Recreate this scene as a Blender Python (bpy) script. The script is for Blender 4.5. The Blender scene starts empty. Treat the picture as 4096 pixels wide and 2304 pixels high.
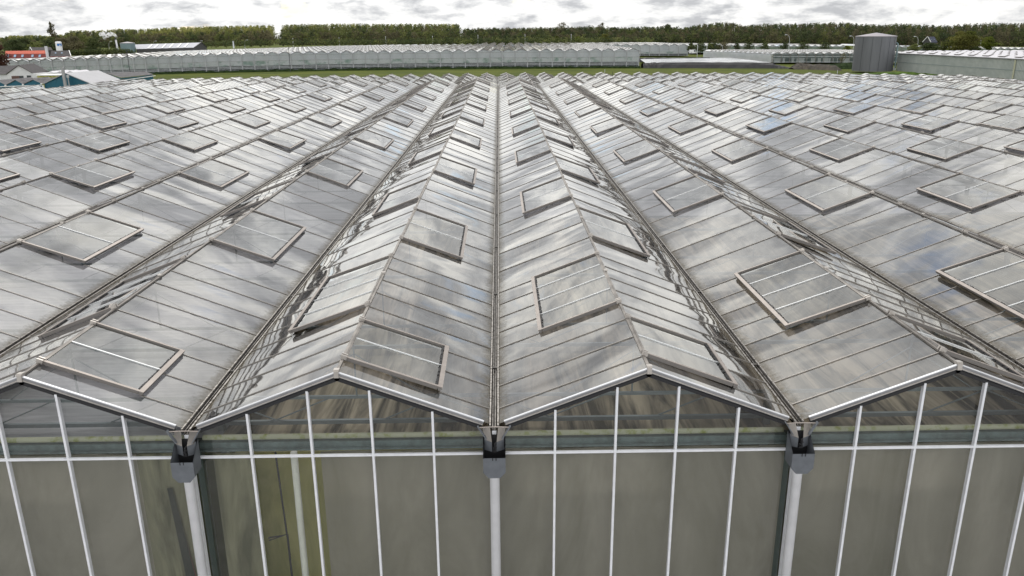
import bpy, bmesh, math, random
from mathutils import Vector, Matrix, noise
R = math.radians
SC = bpy.context.scene
COL = SC.collection

# ------------------------------------------------------------------ camera
F_PX, YAW, PIT, ROL = 3201.46, 0.0135913, 0.306903, -0.007236     # focal length in px of a 4096 px wide frame
CAM = Vector((.119, -9.46, 4.885))
FW = Vector((math.sin(YAW)*math.cos(PIT), math.cos(YAW)*math.cos(PIT), -math.sin(PIT)))
RT = Vector((math.cos(YAW), -math.sin(YAW), 0)); UP = RT.cross(FW)
RT2 = math.cos(ROL)*RT + math.sin(ROL)*UP; UP2 = -math.sin(ROL)*RT + math.cos(ROL)*UP
cam = bpy.data.cameras.new('camera'); co = bpy.data.objects.new('camera', cam); COL.objects.link(co)
cam.sensor_width = 36; cam.lens = 36*F_PX/4096; cam.clip_start = .1; cam.clip_end = 6000
co.matrix_world = Matrix(((RT2.x, UP2.x, -FW.x, CAM.x), (RT2.y, UP2.y, -FW.y, CAM.y), (RT2.z, UP2.z, -FW.z, CAM.z), (0, 0, 0, 1)))
SC.camera = co

def at(px, py, Y):                       # surveyed point: photo pixel on the vertical plane at distance Y
    r = FW*F_PX + RT2*(px-2048) - UP2*(py-1152)
    return CAM + r*((Y-CAM.y)/r.y)

# ------------------------------------------------------------------ world
SUN_EL, SUN_AZ = 51.0, -14.0             # azimuth measured from +Y towards +X
w = bpy.data.worlds.new('World'); SC.world = w; w.use_nodes = True
N, L = w.node_tree.nodes, w.node_tree.links
for n in list(N): N.remove(n)
def nd(T, t, **kw):
    n = T.new(t)
    for k, v in kw.items():
        if k.startswith('i_'):
            n.inputs[int(k[2:])].default_value = v
        else: setattr(n, k, v)
    return n
def build_sky():
    out = nd(N, 'ShaderNodeOutputWorld'); bg = nd(N, 'ShaderNodeBackground'); bg.inputs[1].default_value = .13
    L.new(bg.outputs[0], out.inputs[0])
    sky = nd(N, 'ShaderNodeTexSky', sky_type='NISHITA', sun_disc=False, sun_elevation=R(SUN_EL), sun_rotation=R(SUN_AZ),
             altitude=10, air_density=1.2, dust_density=.6, ozone_density=2.0)
    tc = nd(N, 'ShaderNodeTexCoord'); sep = nd(N, 'ShaderNodeSeparateXYZ'); L.new(tc.outputs['Generated'], sep.inputs[0])
    def m(op, a, b=None, c=None, clamp=False):
        n = nd(N, 'ShaderNodeMath', operation=op, use_clamp=clamp)
        for i, v in enumerate((a, b, c)):
            if v is None: continue
            if isinstance(v, (int, float)): n.inputs[i].default_value = v
            else: L.new(v, n.inputs[i])
        return n.outputs[0]
    def comb(x, y, z):
        n = nd(N, 'ShaderNodeCombineXYZ')
        for i, v in enumerate((x, y, z)):
            if isinstance(v, (int, float)): n.inputs[i].default_value = v
            else: L.new(v, n.inputs[i])
        return n.outputs[0]
    def noi(vec, scale, det, rough, dist=0.):
        n = nd(N, 'ShaderNodeTexNoise'); n.inputs['Scale'].default_value = scale; n.inputs['Detail'].default_value = det
        n.inputs['Roughness'].default_value = rough; n.inputs['Distortion'].default_value = dist
        L.new(vec, n.inputs['Vector']); return n.outputs['Fac']
    def ramp(f, *st):
        n = nd(N, 'ShaderNodeValToRGB'); e = n.color_ramp.elements
        while len(e) < len(st): e.new(.5)
        for q, (p, c) in zip(e, st):
            q.position = p; q.color = (c, c, c, 1) if isinstance(c, (int, float)) else (*c, 1)
        L.new(f, n.inputs[0]); return n.outputs[0]
    x, y, z = sep.outputs
    zc = m('MAXIMUM', z, 0.)
    den = m('ADD', zc, .22)
    up_vec = comb(m('DIVIDE', x, den), m('DIVIDE', y, den), 0.)
    lo_vec = comb(x, y, m('MULTIPLY', zc, 3.1))
    tlo = ramp(zc, (.035, 0.), (.16, 1.))
    def mixf(a, b, f):
        n = nd(N, 'ShaderNodeMix'); n.data_type = 'FLOAT'; L.new(f, n.inputs[0]); L.new(a, n.inputs[2]); L.new(b, n.inputs[3]); return n.outputs[0]
    cover = mixf(noi(lo_vec, 10., 7, .6, .1), noi(up_vec, 1.7, 8, .6, .3), tlo)
    shade = mixf(noi(lo_vec, 19., 8, .6, .15), noi(up_vec, 2.9, 9, .66, .5), tlo)
    big = noi(comb(x, y, m('MULTIPLY', z, 1.3)), 2.6, 3, .5)
    cov = mixf(ramp(cover, (.30, 0.), (.38, 1.)), ramp(cover, (.345, 0.), (.43, 1.)), tlo)
    dotn = nd(N, 'ShaderNodeVectorMath', operation='DOT_PRODUCT')
    L.new(tc.outputs['Generated'], dotn.inputs[0])
    dotn.inputs[1].default_value = (math.sin(R(SUN_AZ))*math.cos(R(SUN_EL)), math.cos(R(SUN_AZ))*math.cos(R(SUN_EL)), math.sin(R(SUN_EL)))
    sd = m('MAXIMUM', dotn.outputs['Value'], 0.)
    glow = m('ADD', m('MULTIPLY', m('POWER', sd, 3.), 4.0), m('MULTIPLY', m('POWER', sd, 30.), 8.))
    tsrc = m('ADD', m('MULTIPLY', shade, .8), m('MULTIPLY', big, .25))
    tone = mixf(ramp(tsrc, (.41, .46), (.465, .60), (.505, .72), (.57, .84)), ramp(tsrc, (.42, .38), (.50, .58), (.57, .86), (.66, 1.15)), tlo)
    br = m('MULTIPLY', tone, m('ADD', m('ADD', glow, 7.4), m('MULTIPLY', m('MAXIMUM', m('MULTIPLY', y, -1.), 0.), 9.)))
    cc = nd(N, 'ShaderNodeMix'); cc.data_type = 'RGBA'; cc.inputs[6].default_value = (.95, .967, 1.0, 1); cc.inputs[7].default_value = (1., .985, .94, 1)
    L.new(ramp(tone, (.45, 0.), (1., 1.)), cc.inputs[0])
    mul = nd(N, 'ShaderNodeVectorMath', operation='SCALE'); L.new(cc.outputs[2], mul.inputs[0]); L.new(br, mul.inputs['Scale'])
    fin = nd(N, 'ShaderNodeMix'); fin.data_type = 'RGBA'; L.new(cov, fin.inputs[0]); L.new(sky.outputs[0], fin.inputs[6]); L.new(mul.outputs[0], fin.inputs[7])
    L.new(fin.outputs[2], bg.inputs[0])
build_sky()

sun = bpy.data.lights.new('sun', 'SUN'); so = bpy.data.objects.new('sun', sun); COL.objects.link(so)
sun.energy = 1.4; sun.angle = R(12); sun.color = (1, .96, .9)
so.rotation_euler = Vector((math.sin(R(SUN_AZ))*math.cos(R(SUN_EL)), math.cos(R(SUN_AZ))*math.cos(R(SUN_EL)), math.sin(R(SUN_EL)))).to_track_quat('Z', 'Y').to_euler()
SC.view_settings.view_transform = 'Standard'; SC.view_settings.look = 'None'
SC.view_settings.exposure = 0.32; SC.view_settings.gamma = 1.0
SC.render.engine = 'CYCLES'
c = SC.cycles; c.use_denoising = True; c.max_bounces = 9; c.transparent_max_bounces = 24; c.glossy_bounces = 7; c.diffuse_bounces = 3
c.transmission_bounces = 4; c.caustics_reflective = False; c.caustics_refractive = False; c.sample_clamp_indirect = 6; c.volume_bounces = 5

# ------------------------------------------------------------------ materials
M = {}
def mat(name, col, rough=.6, metal=0., var=0., scale=3., bump=0., col2=None, stretch=(1, 1, 1), detail=4, spec=.5, lo=.35, hi=.65):
    m = bpy.data.materials.new(name); m.use_nodes = True; nt = m.node_tree; b = nt.nodes['Principled BSDF']
    b.inputs['Roughness'].default_value = rough; b.inputs['Metallic'].default_value = metal
    b.inputs['Base Color'].default_value = (*col, 1); b.inputs['Specular IOR Level'].default_value = spec
    if var or col2 or bump:
        g = nt.nodes.new('ShaderNodeNewGeometry'); mp = nt.nodes.new('ShaderNodeMapping'); mp.inputs['Scale'].default_value = stretch
        nt.links.new(g.outputs['Position'], mp.inputs[0])
        n = nt.nodes.new('ShaderNodeTexNoise'); n.inputs['Scale'].default_value = scale; n.inputs['Detail'].default_value = detail; n.inputs['Roughness'].default_value = .6
        nt.links.new(mp.outputs[0], n.inputs['Vector'])
        r = nt.nodes.new('ShaderNodeValToRGB'); r.color_ramp.elements[0].position = lo; r.color_ramp.elements[1].position = hi
        a = col2 or tuple(x*(1-var) for x in col); bb = col if col2 else tuple(min(1, x*(1+var)) for x in col)
        r.color_ramp.elements[0].color = (*a, 1); r.color_ramp.elements[1].color = (*bb, 1)
        nt.links.new(n.outputs['Fac'], r.inputs[0]); nt.links.new(r.outputs[0], b.inputs['Base Color'])
        if bump:
            bp = nt.nodes.new('ShaderNodeBump'); bp.inputs['Strength'].default_value = bump; bp.inputs['Distance'].default_value = .05
            nt.links.new(n.outputs['Fac'], bp.inputs['Height']); nt.links.new(bp.outputs[0], b.inputs['Normal'])
    M[name] = m; return m

def glass(name, tilt=.012, ripple=.012, rscale=(1.1, .45, 1.1), dirt=.10, dirtcol=(.55, .54, .50), tint=(.93, .96, .94), pitch=.732, y0=-.3, px=2., nscale=1.3, gain=1.0, rough=.012, edge=0., sag=0.):
    """single pane glass: transparent body, mirror reflection by Fresnel, each pane set at its own slight tilt, a film of dirt"""
    m = bpy.data.materials.new(name); m.use_nodes = True; nt = m.node_tree; T = nt.nodes
    for n in list(T): T.remove(n)
    K = nt.links.new
    out = nd(T, 'ShaderNodeOutputMaterial'); g = nd(T, 'ShaderNodeNewGeometry'); sp = nd(T, 'ShaderNodeSeparateXYZ'); K(g.outputs['Position'], sp.inputs[0])
    def mm(op, a, b=0.):
        n = nd(T, 'ShaderNodeMath', operation=op)
        for i, v in enumerate((a, b)):
            if isinstance(v, (int, float)): n.inputs[i].default_value = v
            else: K(v, n.inputs[i])
        return n.outputs[0]
    iy = mm('FLOOR', mm('DIVIDE', mm('SUBTRACT', sp.outputs[1], y0), pitch*2))
    ix = mm('FLOOR', mm('DIVIDE', sp.outputs[0], px))
    cb = nd(T, 'ShaderNodeCombineXYZ'); K(ix, cb.inputs[0]); K(iy, cb.inputs[1])
    wn = nd(T, 'ShaderNodeTexWhiteNoise', noise_dimensions='3D'); K(cb.outputs[0], wn.inputs['Vector'])
    s1 = nd(T, 'ShaderNodeVectorMath', operation='SUBTRACT'); K(wn.outputs['Color'], s1.inputs[0]); s1.inputs[1].default_value = (.5, .5, .5)
    s2 = nd(T, 'ShaderNodeVectorMath', operation='SCALE'); K(s1.outputs[0], s2.inputs[0]); s2.inputs['Scale'].default_value = tilt*2
    mp = nd(T, 'ShaderNodeMapping'); K(g.outputs['Position'], mp.inputs[0]); mp.inputs['Scale'].default_value = rscale
    ad = nd(T, 'ShaderNodeVectorMath', operation='MULTIPLY_ADD'); K(cb.outputs[0], ad.inputs[0]); ad.inputs[1].default_value = (3.1, 5.3, 0); K(mp.outputs[0], ad.inputs[2])
    nz = nd(T, 'ShaderNodeTexNoise'); nz.inputs['Scale'].default_value = nscale; nz.inputs['Detail'].default_value = 1.5; K(ad.outputs[0], nz.inputs['Vector'])
    s3 = nd(T, 'ShaderNodeVectorMath', operation='SUBTRACT'); K(nz.outputs['Color'], s3.inputs[0]); s3.inputs[1].default_value = (.5, .5, .5)
    s4 = nd(T, 'ShaderNodeVectorMath', operation='SCALE'); K(s3.outputs[0], s4.inputs[0]); s4.inputs['Scale'].default_value = ripple*2
    a1 = nd(T, 'ShaderNodeVectorMath', operation='ADD'); K(g.outputs['Normal'], a1.inputs[0]); K(s2.outputs[0], a1.inputs[1])
    a2 = nd(T, 'ShaderNodeVectorMath', operation='ADD'); K(a1.outputs[0], a2.inputs[0]); K(s4.outputs[0], a2.inputs[1])
    if sag:       # every pane bends a little across its width
        fr_ = mm('SUBTRACT', mm('FRACT', mm('DIVIDE', mm('SUBTRACT', sp.outputs[1], y0), pitch*2)), .5)
        am = mm('MULTIPLY', mm('MULTIPLY', fr_, mm('SUBTRACT', wn.outputs['Value'], .25)), sag*2)
        cs = nd(T, 'ShaderNodeCombineXYZ'); K(am, cs.inputs[1]); a3 = nd(T, 'ShaderNodeVectorMath', operation='ADD'); K(a2.outputs[0], a3.inputs[0]); K(cs.outputs[0], a3.inputs[1]); a2 = a3
    nn = nd(T, 'ShaderNodeVectorMath', operation='NORMALIZE'); K(a2.outputs[0], nn.inputs[0])
    fr = nd(T, 'ShaderNodeFresnel'); fr.inputs[0].default_value = 1.52
    ff = mm('MINIMUM', mm('MULTIPLY', mm('DIVIDE', mm('MULTIPLY', fr.outputs[0], 2.), mm('ADD', fr.outputs[0], 1.)), gain), 1.)
    tr = nd(T, 'ShaderNodeBsdfTransparent'); tr.inputs[0].default_value = (*tint, 1)
    gl = nd(T, 'ShaderNodeBsdfGlossy'); gl.inputs[0].default_value = (.97, .97, .96, 1); gl.inputs['Roughness'].default_value = rough; K(nn.outputs[0], gl.inputs['Normal'])
    df = nd(T, 'ShaderNodeBsdfDiffuse'); df.inputs[0].default_value = (*dirtcol, 1)
    tl = nd(T, 'ShaderNodeBsdfTranslucent'); tl.inputs[0].default_value = (*dirtcol, 1)
    dm = nd(T, 'ShaderNodeMixShader'); dm.inputs[0].default_value = .45; K(df.outputs[0], dm.inputs[1]); K(tl.outputs[0], dm.inputs[2])
    dn = nd(T, 'ShaderNodeTexNoise'); dn.inputs['Scale'].default_value = 1.6; dn.inputs['Detail'].default_value = 6; dn.inputs['Roughness'].default_value = .7; K(g.outputs['Position'], dn.inputs['Vector'])
    dr = nd(T, 'ShaderNodeMapRange'); dr.inputs[1].default_value = .3; dr.inputs[2].default_value = .75; dr.inputs[3].default_value = dirt*.5; dr.inputs[4].default_value = dirt*1.6; K(dn.outputs['Fac'], dr.inputs[0])
    df_fac = dr.outputs[0]
    if edge:      # grime gathered along the gutters (every 4 m, at x = 0)
        fx = mm('ABSOLUTE', mm('SUBTRACT', mm('MODULO', mm('ADD', sp.outputs[0], 402.), 4.), 2.))
        en = nd(T, 'ShaderNodeTexNoise'); en.inputs['Scale'].default_value = 14; en.inputs['Detail'].default_value = 4; K(g.outputs['Position'], en.inputs['Vector'])
        er = nd(T, 'ShaderNodeMapRange'); er.inputs[1].default_value = .22; er.inputs[2].default_value = .04; er.inputs[3].default_value = 0.; er.inputs[4].default_value = edge
        K(mm('ADD', fx, mm('MULTIPLY', mm('SUBTRACT', en.outputs['Fac'], .5), .22)), er.inputs[0])
        ed = nd(T, 'ShaderNodeBsdfDiffuse'); ed.inputs[0].default_value = (.10, .085, .06, 1)
    x1 = nd(T, 'ShaderNodeMixShader'); K(df_fac, x1.inputs[0]); K(tr.outputs[0], x1.inputs[1]); K(dm.outputs[0], x1.inputs[2])
    x2 = nd(T, 'ShaderNodeMixShader'); K(ff, x2.inputs[0]); K(x1.outputs[0], x2.inputs[1]); K(gl.outputs[0], x2.inputs[2])
    last = x2
    if edge:
        x3 = nd(T, 'ShaderNodeMixShader'); K(er.outputs[0], x3.inputs[0]); K(x2.outputs[0], x3.inputs[1]); K(ed.outputs[0], x3.inputs[2]); last = x3
    K(last.outputs[0], out.inputs[0]); M[name] = m; return m

glass('roof_glass', tilt=.010, ripple=.019, rough=.03, rscale=(.32, 1.2, .32), sag=.038, dirt=.075, edge=.75, gain=1.16, dirtcol=(.60,.585,.59), tint=(.95,.94,.95))
glass('vent_glass', tilt=.008, ripple=.010, dirt=.07, gain=1.0)
glass('wall_glass', gain=.7, tilt=.0, ripple=.006, dirt=.045, dirtcol=(.50, .48, .42))
glass('far_glass', tilt=.012, ripple=.02, dirt=.5, dirtcol=(.8, .82, .82), gain=1.6)
glass('far_wall_glass', tilt=0, ripple=.01, gain=.45, dirt=.05, dirtcol=(.72, .74, .78), tint=(.96, .97, .98))
mat('aluminium', (.46, .43, .40), .42, .6, var=.12, scale=6)
mat('warm_aluminium', (.30, .265, .24), .45, .3, var=.1, scale=5)
mat('ridge_metal', (.23, .21, .19), .5, .3, col2=(.12, .11, .10), scale=4)
mat('bar_metal', (.22, .205, .19), .5, .5, var=.1)
mat('bright_bar', (.72, .73, .74), .35, .6)
mat('pipe_white', (.82, .82, .84), .45, 0, var=.05, scale=4)
mat('white_paint', (.64, .65, .68), .4, 0, var=.06, scale=8)
mat('trim_grey', (.24, .24, .25), .45, .5, var=.1, scale=5)
mat('trim_white', (.66, .67, .70), .35, .2)
mat('seal_grey', (.20, .185, .175), .6, .2)
mat('rubber', (.012, .012, .014), .7)
mat('gutter_dark', (.09, .082, .075), .55, .4, col2=(.02, .018, .015), scale=18, stretch=(1, .5, 1))
mat('gutter_rail', (.30, .28, .26), .4, .5, col2=(.08, .07, .055), scale=22, lo=.38, hi=.55)
mat('hopper_grey', (.115, .125, .14), .55, .2, var=.1, scale=9)
mat('galvanised', (.14, .19, .195), .5, .3, col2=(.075, .105, .105), scale=7)
mat('column_dark', (.06, .085, .08), .6, .2)
mat('truss_metal', (.17, .20, .215), .5, .4, var=.1)
mat('riser_white', (.75, .74, .68), .6, 0, var=.08, scale=5)
mat('mossy_pipe', (.46, .46, .34), .55, 0, col2=(.24, .27, .05), scale=9, stretch=(1, 1, 1), lo=.3, hi=.5)
# fabric screens
def cloth_mat(name, c1, c2, stretch, scale, bump, lo=.35, hi=.65, bd=.05, dist=1.2):
    m = mat(name, c1, .85, 0, col2=c2, scale=scale, bump=bump, stretch=stretch, detail=5, spec=.2, lo=lo, hi=hi)
    for n in m.node_tree.nodes:
        if n.type == 'BUMP': n.inputs['Distance'].default_value = bd
        if n.type == 'TEX_NOISE': n.inputs['Distortion'].default_value = dist
    return m
cloth_mat('screen_grey', (.56, .56, .60), (.38, .38, .415), (.35, 2.6, 1), 2.4, .5)
cloth_mat('screen_brown', (.52, .44, .33), (.045, .038, .022), (2.2, .2, 1), 1.1, .3, lo=.42, hi=.62)
cloth_mat('curtain', (.49, .445, .385), (.29, .27, .215), (.8, .5, .30), 1.1, .12, lo=.3, hi=.7)
cloth_mat('curtain_dark', (.27, .255, .17), (.09, .088, .055), (1.6, 1, .25), 1.6, .2)
cloth_mat('curtain_green', (.70, .66, .27), (.42, .41, .14), (1, 1, .3), 1.6, .2)
mat('dark_inside', (.02, .024, .018), .9)
mat('soil_inside', (.05, .055, .035), .95, var=.3)
mat('grass', (.092, .108, .016), .95, col2=(.052, .070, .011), scale=.09, detail=9, stretch=(.6, 1.6, 1), spec=.1, lo=.38, hi=.62)
mat('verge', (.075, .125, .022), .95, col2=(.04, .07, .014), scale=.6, detail=6, spec=.1)
mat('dark_verge', (.022, .036, .013), .95, var=.4, scale=1.2, spec=.1)
mat('soil', (.075, .062, .045), .95, col2=(.035, .032, .026), scale=.5, detail=8, bump=.6)
mat('dark_liner', (.032, .030, .030), .7, col2=(.016, .016, .019), scale=.7, detail=6)
mat('concrete', (.33, .33, .34), .85, var=.12, scale=1.5)
mat('asphalt', (.06, .06, .062), .9, var=.2, scale=2)
mat('bark', (.07, .055, .042), .9, var=.3, scale=3)
mat('teal_cladding', (.012, .105, .16), .5, .1, var=.10, scale=2)
mat('light_roof', (.31, .31, .33), .55, .1, var=.05, scale=.5)
mat('fibre_roof', (.20, .195, .20), .85, col2=(.11, .105, .11), scale=.6, stretch=(3, 1, 1), detail=6)
mat('dark_roof', (.045, .04, .042), .85, var=.3, scale=1.5)
mat('red_tiles', (.46, .075, .03), .75, var=.15, scale=2)
mat('red_brick', (.20, .05, .045), .85, var=.15, scale=3)
mat('white_wall', (.58, .58, .60), .8, var=.05, scale=1)
mat('white_trim', (.8, .8, .8), .5)
mat('shed_roof', (.33, .34, .38), .55, .1, var=.06, scale=.2)
mat('dark_wall', (.06, .06, .062), .8, var=.15)
mat('window_dark', (.03, .035, .045), .15, 0, spec=.8)
mat('skylight', (.25, .36, .50), .15, 0, spec=.9)
mat('door_brown', (.10, .055, .045), .7)
mat('silo_white', (.78, .79, .82), .4, 0, var=.03)
mat('logo_blue', (.02, .16, .48), .5)
mat('tank_teal', (.17, .24, .26), .5, .2, var=.08)
mat('tank_roof', (.30, .28, .30), .55, .1, var=.05)
mat('black_metal', (.02, .02, .024), .5, .3)
mat('car_white', (.75, .76, .78), .25)
mat('tyre', (.015, .015, .015), .8)
mat('cover_white', (.62, .63, .65), .25, 0, col2=(.12, .13, .13), scale=.12, stretch=(1, 3.2, 1), detail=6, lo=.46, hi=.54, spec=.8)
mat('far_screen', (.86, .88, .90), .8, col2=(.74, .78, .80), scale=.35, detail=5)
mat('far_screen_low', (.84, .88, .87), .8, col2=(.30, .46, .38), scale=.30, stretch=(1, 1, 1.6), detail=6, lo=.36, hi=.5)
mat('crop_dark', (.02, .035, .035), .9, col2=(.010, .02, .02), scale=1.2)
mat('poly_wall', (.50, .52, .50), .6, col2=(.38, .41, .40), scale=.35, detail=5)
mat('post_steel', (.42, .43, .45), .5, .3)
mat('far_trim', (.13, .14, .17), .5, .3)
mat('steel_white', (.55, .57, .60), .45, .2)
mat('lamp_metal', (.45, .46, .47), .5, .4)

# profiled tank cladding: vertical fine ribs come from geometry; panels vary a little
mat('tank_cladding', (.135, .14, .155), .55, .25, var=.10, scale=.8, stretch=(1, 1, .1))

def translucent(name, f):
    nt = M[name].node_tree; b = nt.nodes['Principled BSDF']; out = nt.nodes['Material Output']; t = nt.nodes.new('ShaderNodeBsdfTranslucent')
    if b.inputs['Base Color'].is_linked: nt.links.new(b.inputs['Base Color'].links[0].from_socket, t.inputs[0])
    else: t.inputs[0].default_value = b.inputs['Base Color'].default_value
    x = nt.nodes.new('ShaderNodeMixShader'); x.inputs[0].default_value = f; nt.links.new(b.outputs[0], x.inputs[1]); nt.links.new(t.outputs[0], x.inputs[2]); nt.links.new(x.outputs[0], out.inputs[0])
for nm in ('far_screen', 'far_screen_low', 'curtain', 'curtain_green', 'screen_grey', 'screen_brown'): translucent(nm, .45)
def leaf_mat(name, c1, c2, tr=.35):
    m = bpy.data.materials.new(name); m.use_nodes = True; nt = m.node_tree; b = nt.nodes['Principled BSDF']
    oi = nt.nodes.new('ShaderNodeNewGeometry'); n = nt.nodes.new('ShaderNodeTexNoise'); n.inputs['Scale'].default_value = .16; n.inputs['Detail'].default_value = 5
    nt.links.new(oi.outputs['Position'], n.inputs['Vector'])
    r = nt.nodes.new('ShaderNodeValToRGB'); r.color_ramp.elements[0].position = .36; r.color_ramp.elements[1].position = .64
    r.color_ramp.elements[0].color = (*c1, 1); r.color_ramp.elements[1].color = (*c2, 1)
    nt.links.new(n.outputs['Fac'], r.inputs[0]); nt.links.new(r.outputs[0], b.inputs['Base Color'])
    b.inputs['Roughness'].default_value = .8; b.inputs['Specular IOR Level'].default_value = .15
    t = nt.nodes.new('ShaderNodeBsdfTranslucent'); nt.links.new(r.outputs[0], t.inputs[0])
    mx = nt.nodes.new('ShaderNodeMixShader'); mx.inputs[0].default_value = tr
    nt.links.new(b.outputs[0], mx.inputs[1]); nt.links.new(t.outputs[0], mx.inputs[2]); nt.links.new(mx.outputs[0], nt.nodes['Material Output'].inputs[0])
    M[name] = m
leaf_mat('leaf_olive', (.22, .23, .07), (.35, .345, .12), .5)
leaf_mat('leaf_brown', (.105, .10, .058), (.16, .145, .08), .45)
leaf_mat('leaf_dark', (.045, .064, .030), (.095, .115, .045), .4)
leaf_mat('leaf_mid', (.10, .125, .042), (.185, .20, .07), .45)
leaf_mat('leaf_bush', (.09, .105, .025), (.16, .155, .045), .45)
leaf_mat('leaf_red', (.075, .035, .028), (.11, .055, .04))
leaf_mat('leaf_bright', (.08, .11, .02), (.14, .165, .03), .5)

# ------------------------------------------------------------------ mesh helpers
class MB:
    def __init__(s): s.v = []; s.f = []; s.m = []; s.mats = []
    def mi(s, name):
        if name not in s.mats: s.mats.append(name)
        return s.mats.index(name)
    def quad(s, a, b, c, d, m=None):
        i = len(s.v); s.v += [tuple(a), tuple(b), tuple(c), tuple(d)]; s.f.append((i, i+1, i+2, i+3)); s.m.append(m)
    def poly(s, pts, m=None):
        i = len(s.v); s.v += [tuple(p) for p in pts]; s.f.append(tuple(range(i, i+len(pts)))); s.m.append(m)
    def box(s, x0, x1, y0, y1, z0, z1, m=None):
        i = len(s.v); s.v += [(x, y, z) for z in (z0, z1) for y in (y0, y1) for x in (x0, x1)]
        for f in ((0, 2, 3, 1), (4, 5, 7, 6), (0, 1, 5, 4), (2, 6, 7, 3), (0, 4, 6, 2), (1, 3, 7, 5)):
            s.f.append(tuple(i+k for k in f)); s.m.append(m)
    def bar(s, a, b, w, h, up=(0, 0, 1), m=None, off=0.):      # box along a->b, width w, height h (up side), offset along up
        a, b, up = Vector(a), Vector(b), Vector(up); d = (b-a).normalized(); sd = d.cross(up).normalized(); u = sd.cross(d).normalized()
        i = len(s.v)
        for p in (a, b):
            for q in (-1, 1):
                for t in (0, 1): s.v.append(tuple(p + sd*(q*w/2) + u*(off + t*h)))
        for f in ((0, 1, 3, 2), (4, 6, 7, 5), (0, 4, 5, 1), (2, 3, 7, 6), (1, 5, 7, 3), (0, 2, 6, 4)):
            s.f.append(tuple(i+k for k in f)); s.m.append(m)
    def tube(s, pts, r, n=8, m=None, cap=True):
        pts = [Vector(p) for p in pts]; rs = r if isinstance(r, (list, tuple)) else [r]*len(pts); i = len(s.v)
        for k, p in enumerate(pts):
            d = (pts[min(k+1, len(pts)-1)] - pts[max(k-1, 0)]).normalized(); a = Vector((1, 0, 0)) if abs(d.x) < .8 else Vector((0, 1, 0))
            u = d.cross(a).normalized(); v = d.cross(u)
            for j in range(n):
                t = 2*math.pi*j/n; s.v.append(tuple(p + (u*math.cos(t) + v*math.sin(t))*rs[k]))
        for k in range(len(pts)-1):
            for j in range(n):
                s.f.append((i+k*n+j, i+k*n+(j+1) % n, i+(k+1)*n+(j+1) % n, i+(k+1)*n+j)); s.m.append(m)
        if cap:
            s.f.append(tuple(i+j for j in range(n))); s.m.append(m); s.f.append(tuple(i+(len(pts)-1)*n+j for j in range(n))); s.m.append(m)
    def build(s, name, default, parent=None, smooth=False, loc=None, rz=0):
        me = bpy.data.meshes.new(name); me.from_pydata(s.v, [], s.f)
        dm = [default] if isinstance(default, str) else default
        order = list(dm)
        for x in s.m:
            if x and x not in order: order.append(x)
        for x in order: me.materials.append(M[x])
        me.polygons.foreach_set('material_index', [order.index(x) if x else 0 for x in s.m])
        if smooth: me.polygons.foreach_set('use_smooth', [True]*len(s.f))
        me.update()
        o = bpy.data.objects.new(name, me); COL.objects.link(o)
        if parent: o.parent = parent
        if loc is not None: o.location = loc
        o.rotation_euler.z = rz
        return o
def tag(o, label=None, cat=None, group=None, kind=None):
    if label: o['label'] = label
    if cat: o['category'] = cat
    if group: o['group'] = group
    if kind: o['kind'] = kind
    return o
def empty(name, loc=(0, 0, 0), label=None, cat=None, group=None, rz=0):
    o = bpy.data.objects.new(name, None); COL.objects.link(o); o.location = loc; o.rotation_euler.z = rz; o.empty_display_size = .3
    return tag(o, label, cat, group)
def dupe(o, parent, loc=None, rz=None):
    d = o.copy(); COL.objects.link(d); d.parent = parent
    if loc is not None: d.location = loc
    if rz is not None: d.rotation_euler.z = rz
    for ch in list(o.children): dupe(ch, d)
    return d

# ------------------------------------------------------------------ terrain
G0 = -5.75
def ground_z(x, y):
    if y < 60: return G0
    d = .0183*x*x/max(y, 60.)
    t = min(1., max(0., (y-90)/60.))
    return G0 - min(d, 14.)*t
def build_ground():
    b = MB(); xs = [-3000, -1800, -1100, -700] + list(range(-500, 501, 25)) + [700, 1100, 1800, 3000]; ys = [-60, 0, 60, 90, 105, 120, 135, 150, 180, 210, 240, 270, 300, 350, 400, 500, 600, 750, 1000, 1500, 2500, 4500]
    idx = {}
    for j, y in enumerate(ys):
        for i, x in enumerate(xs):
            xx = max(-600, min(600, x)); idx[i, j] = len(b.v); b.v.append((x, y, ground_z(xx, y)))
    for j in range(len(ys)-1):
        for i in range(len(xs)-1):
            b.f.append((idx[i, j], idx[i+1, j], idx[i+1, j+1], idx[i, j+1])); b.m.append(None)
    tag(b.build('ground', 'grass', smooth=True), 'flat grass field around and behind the greenhouses', kind='structure')
build_ground()
def build_paving():
    b = MB(); b.quad((-80, -40, G0+.02), (80, -40, G0+.02), (80, -.1, G0+.02), (-80, -.1, G0+.02)); tag(b.build('unseen_pavement', 'concrete'), 'unseen pale concrete yard added in front of the greenhouse wall for neutral reflections', kind='structure')  # paving out of view, added so the wall glass reflects a neutral tone
build_paving()

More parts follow.
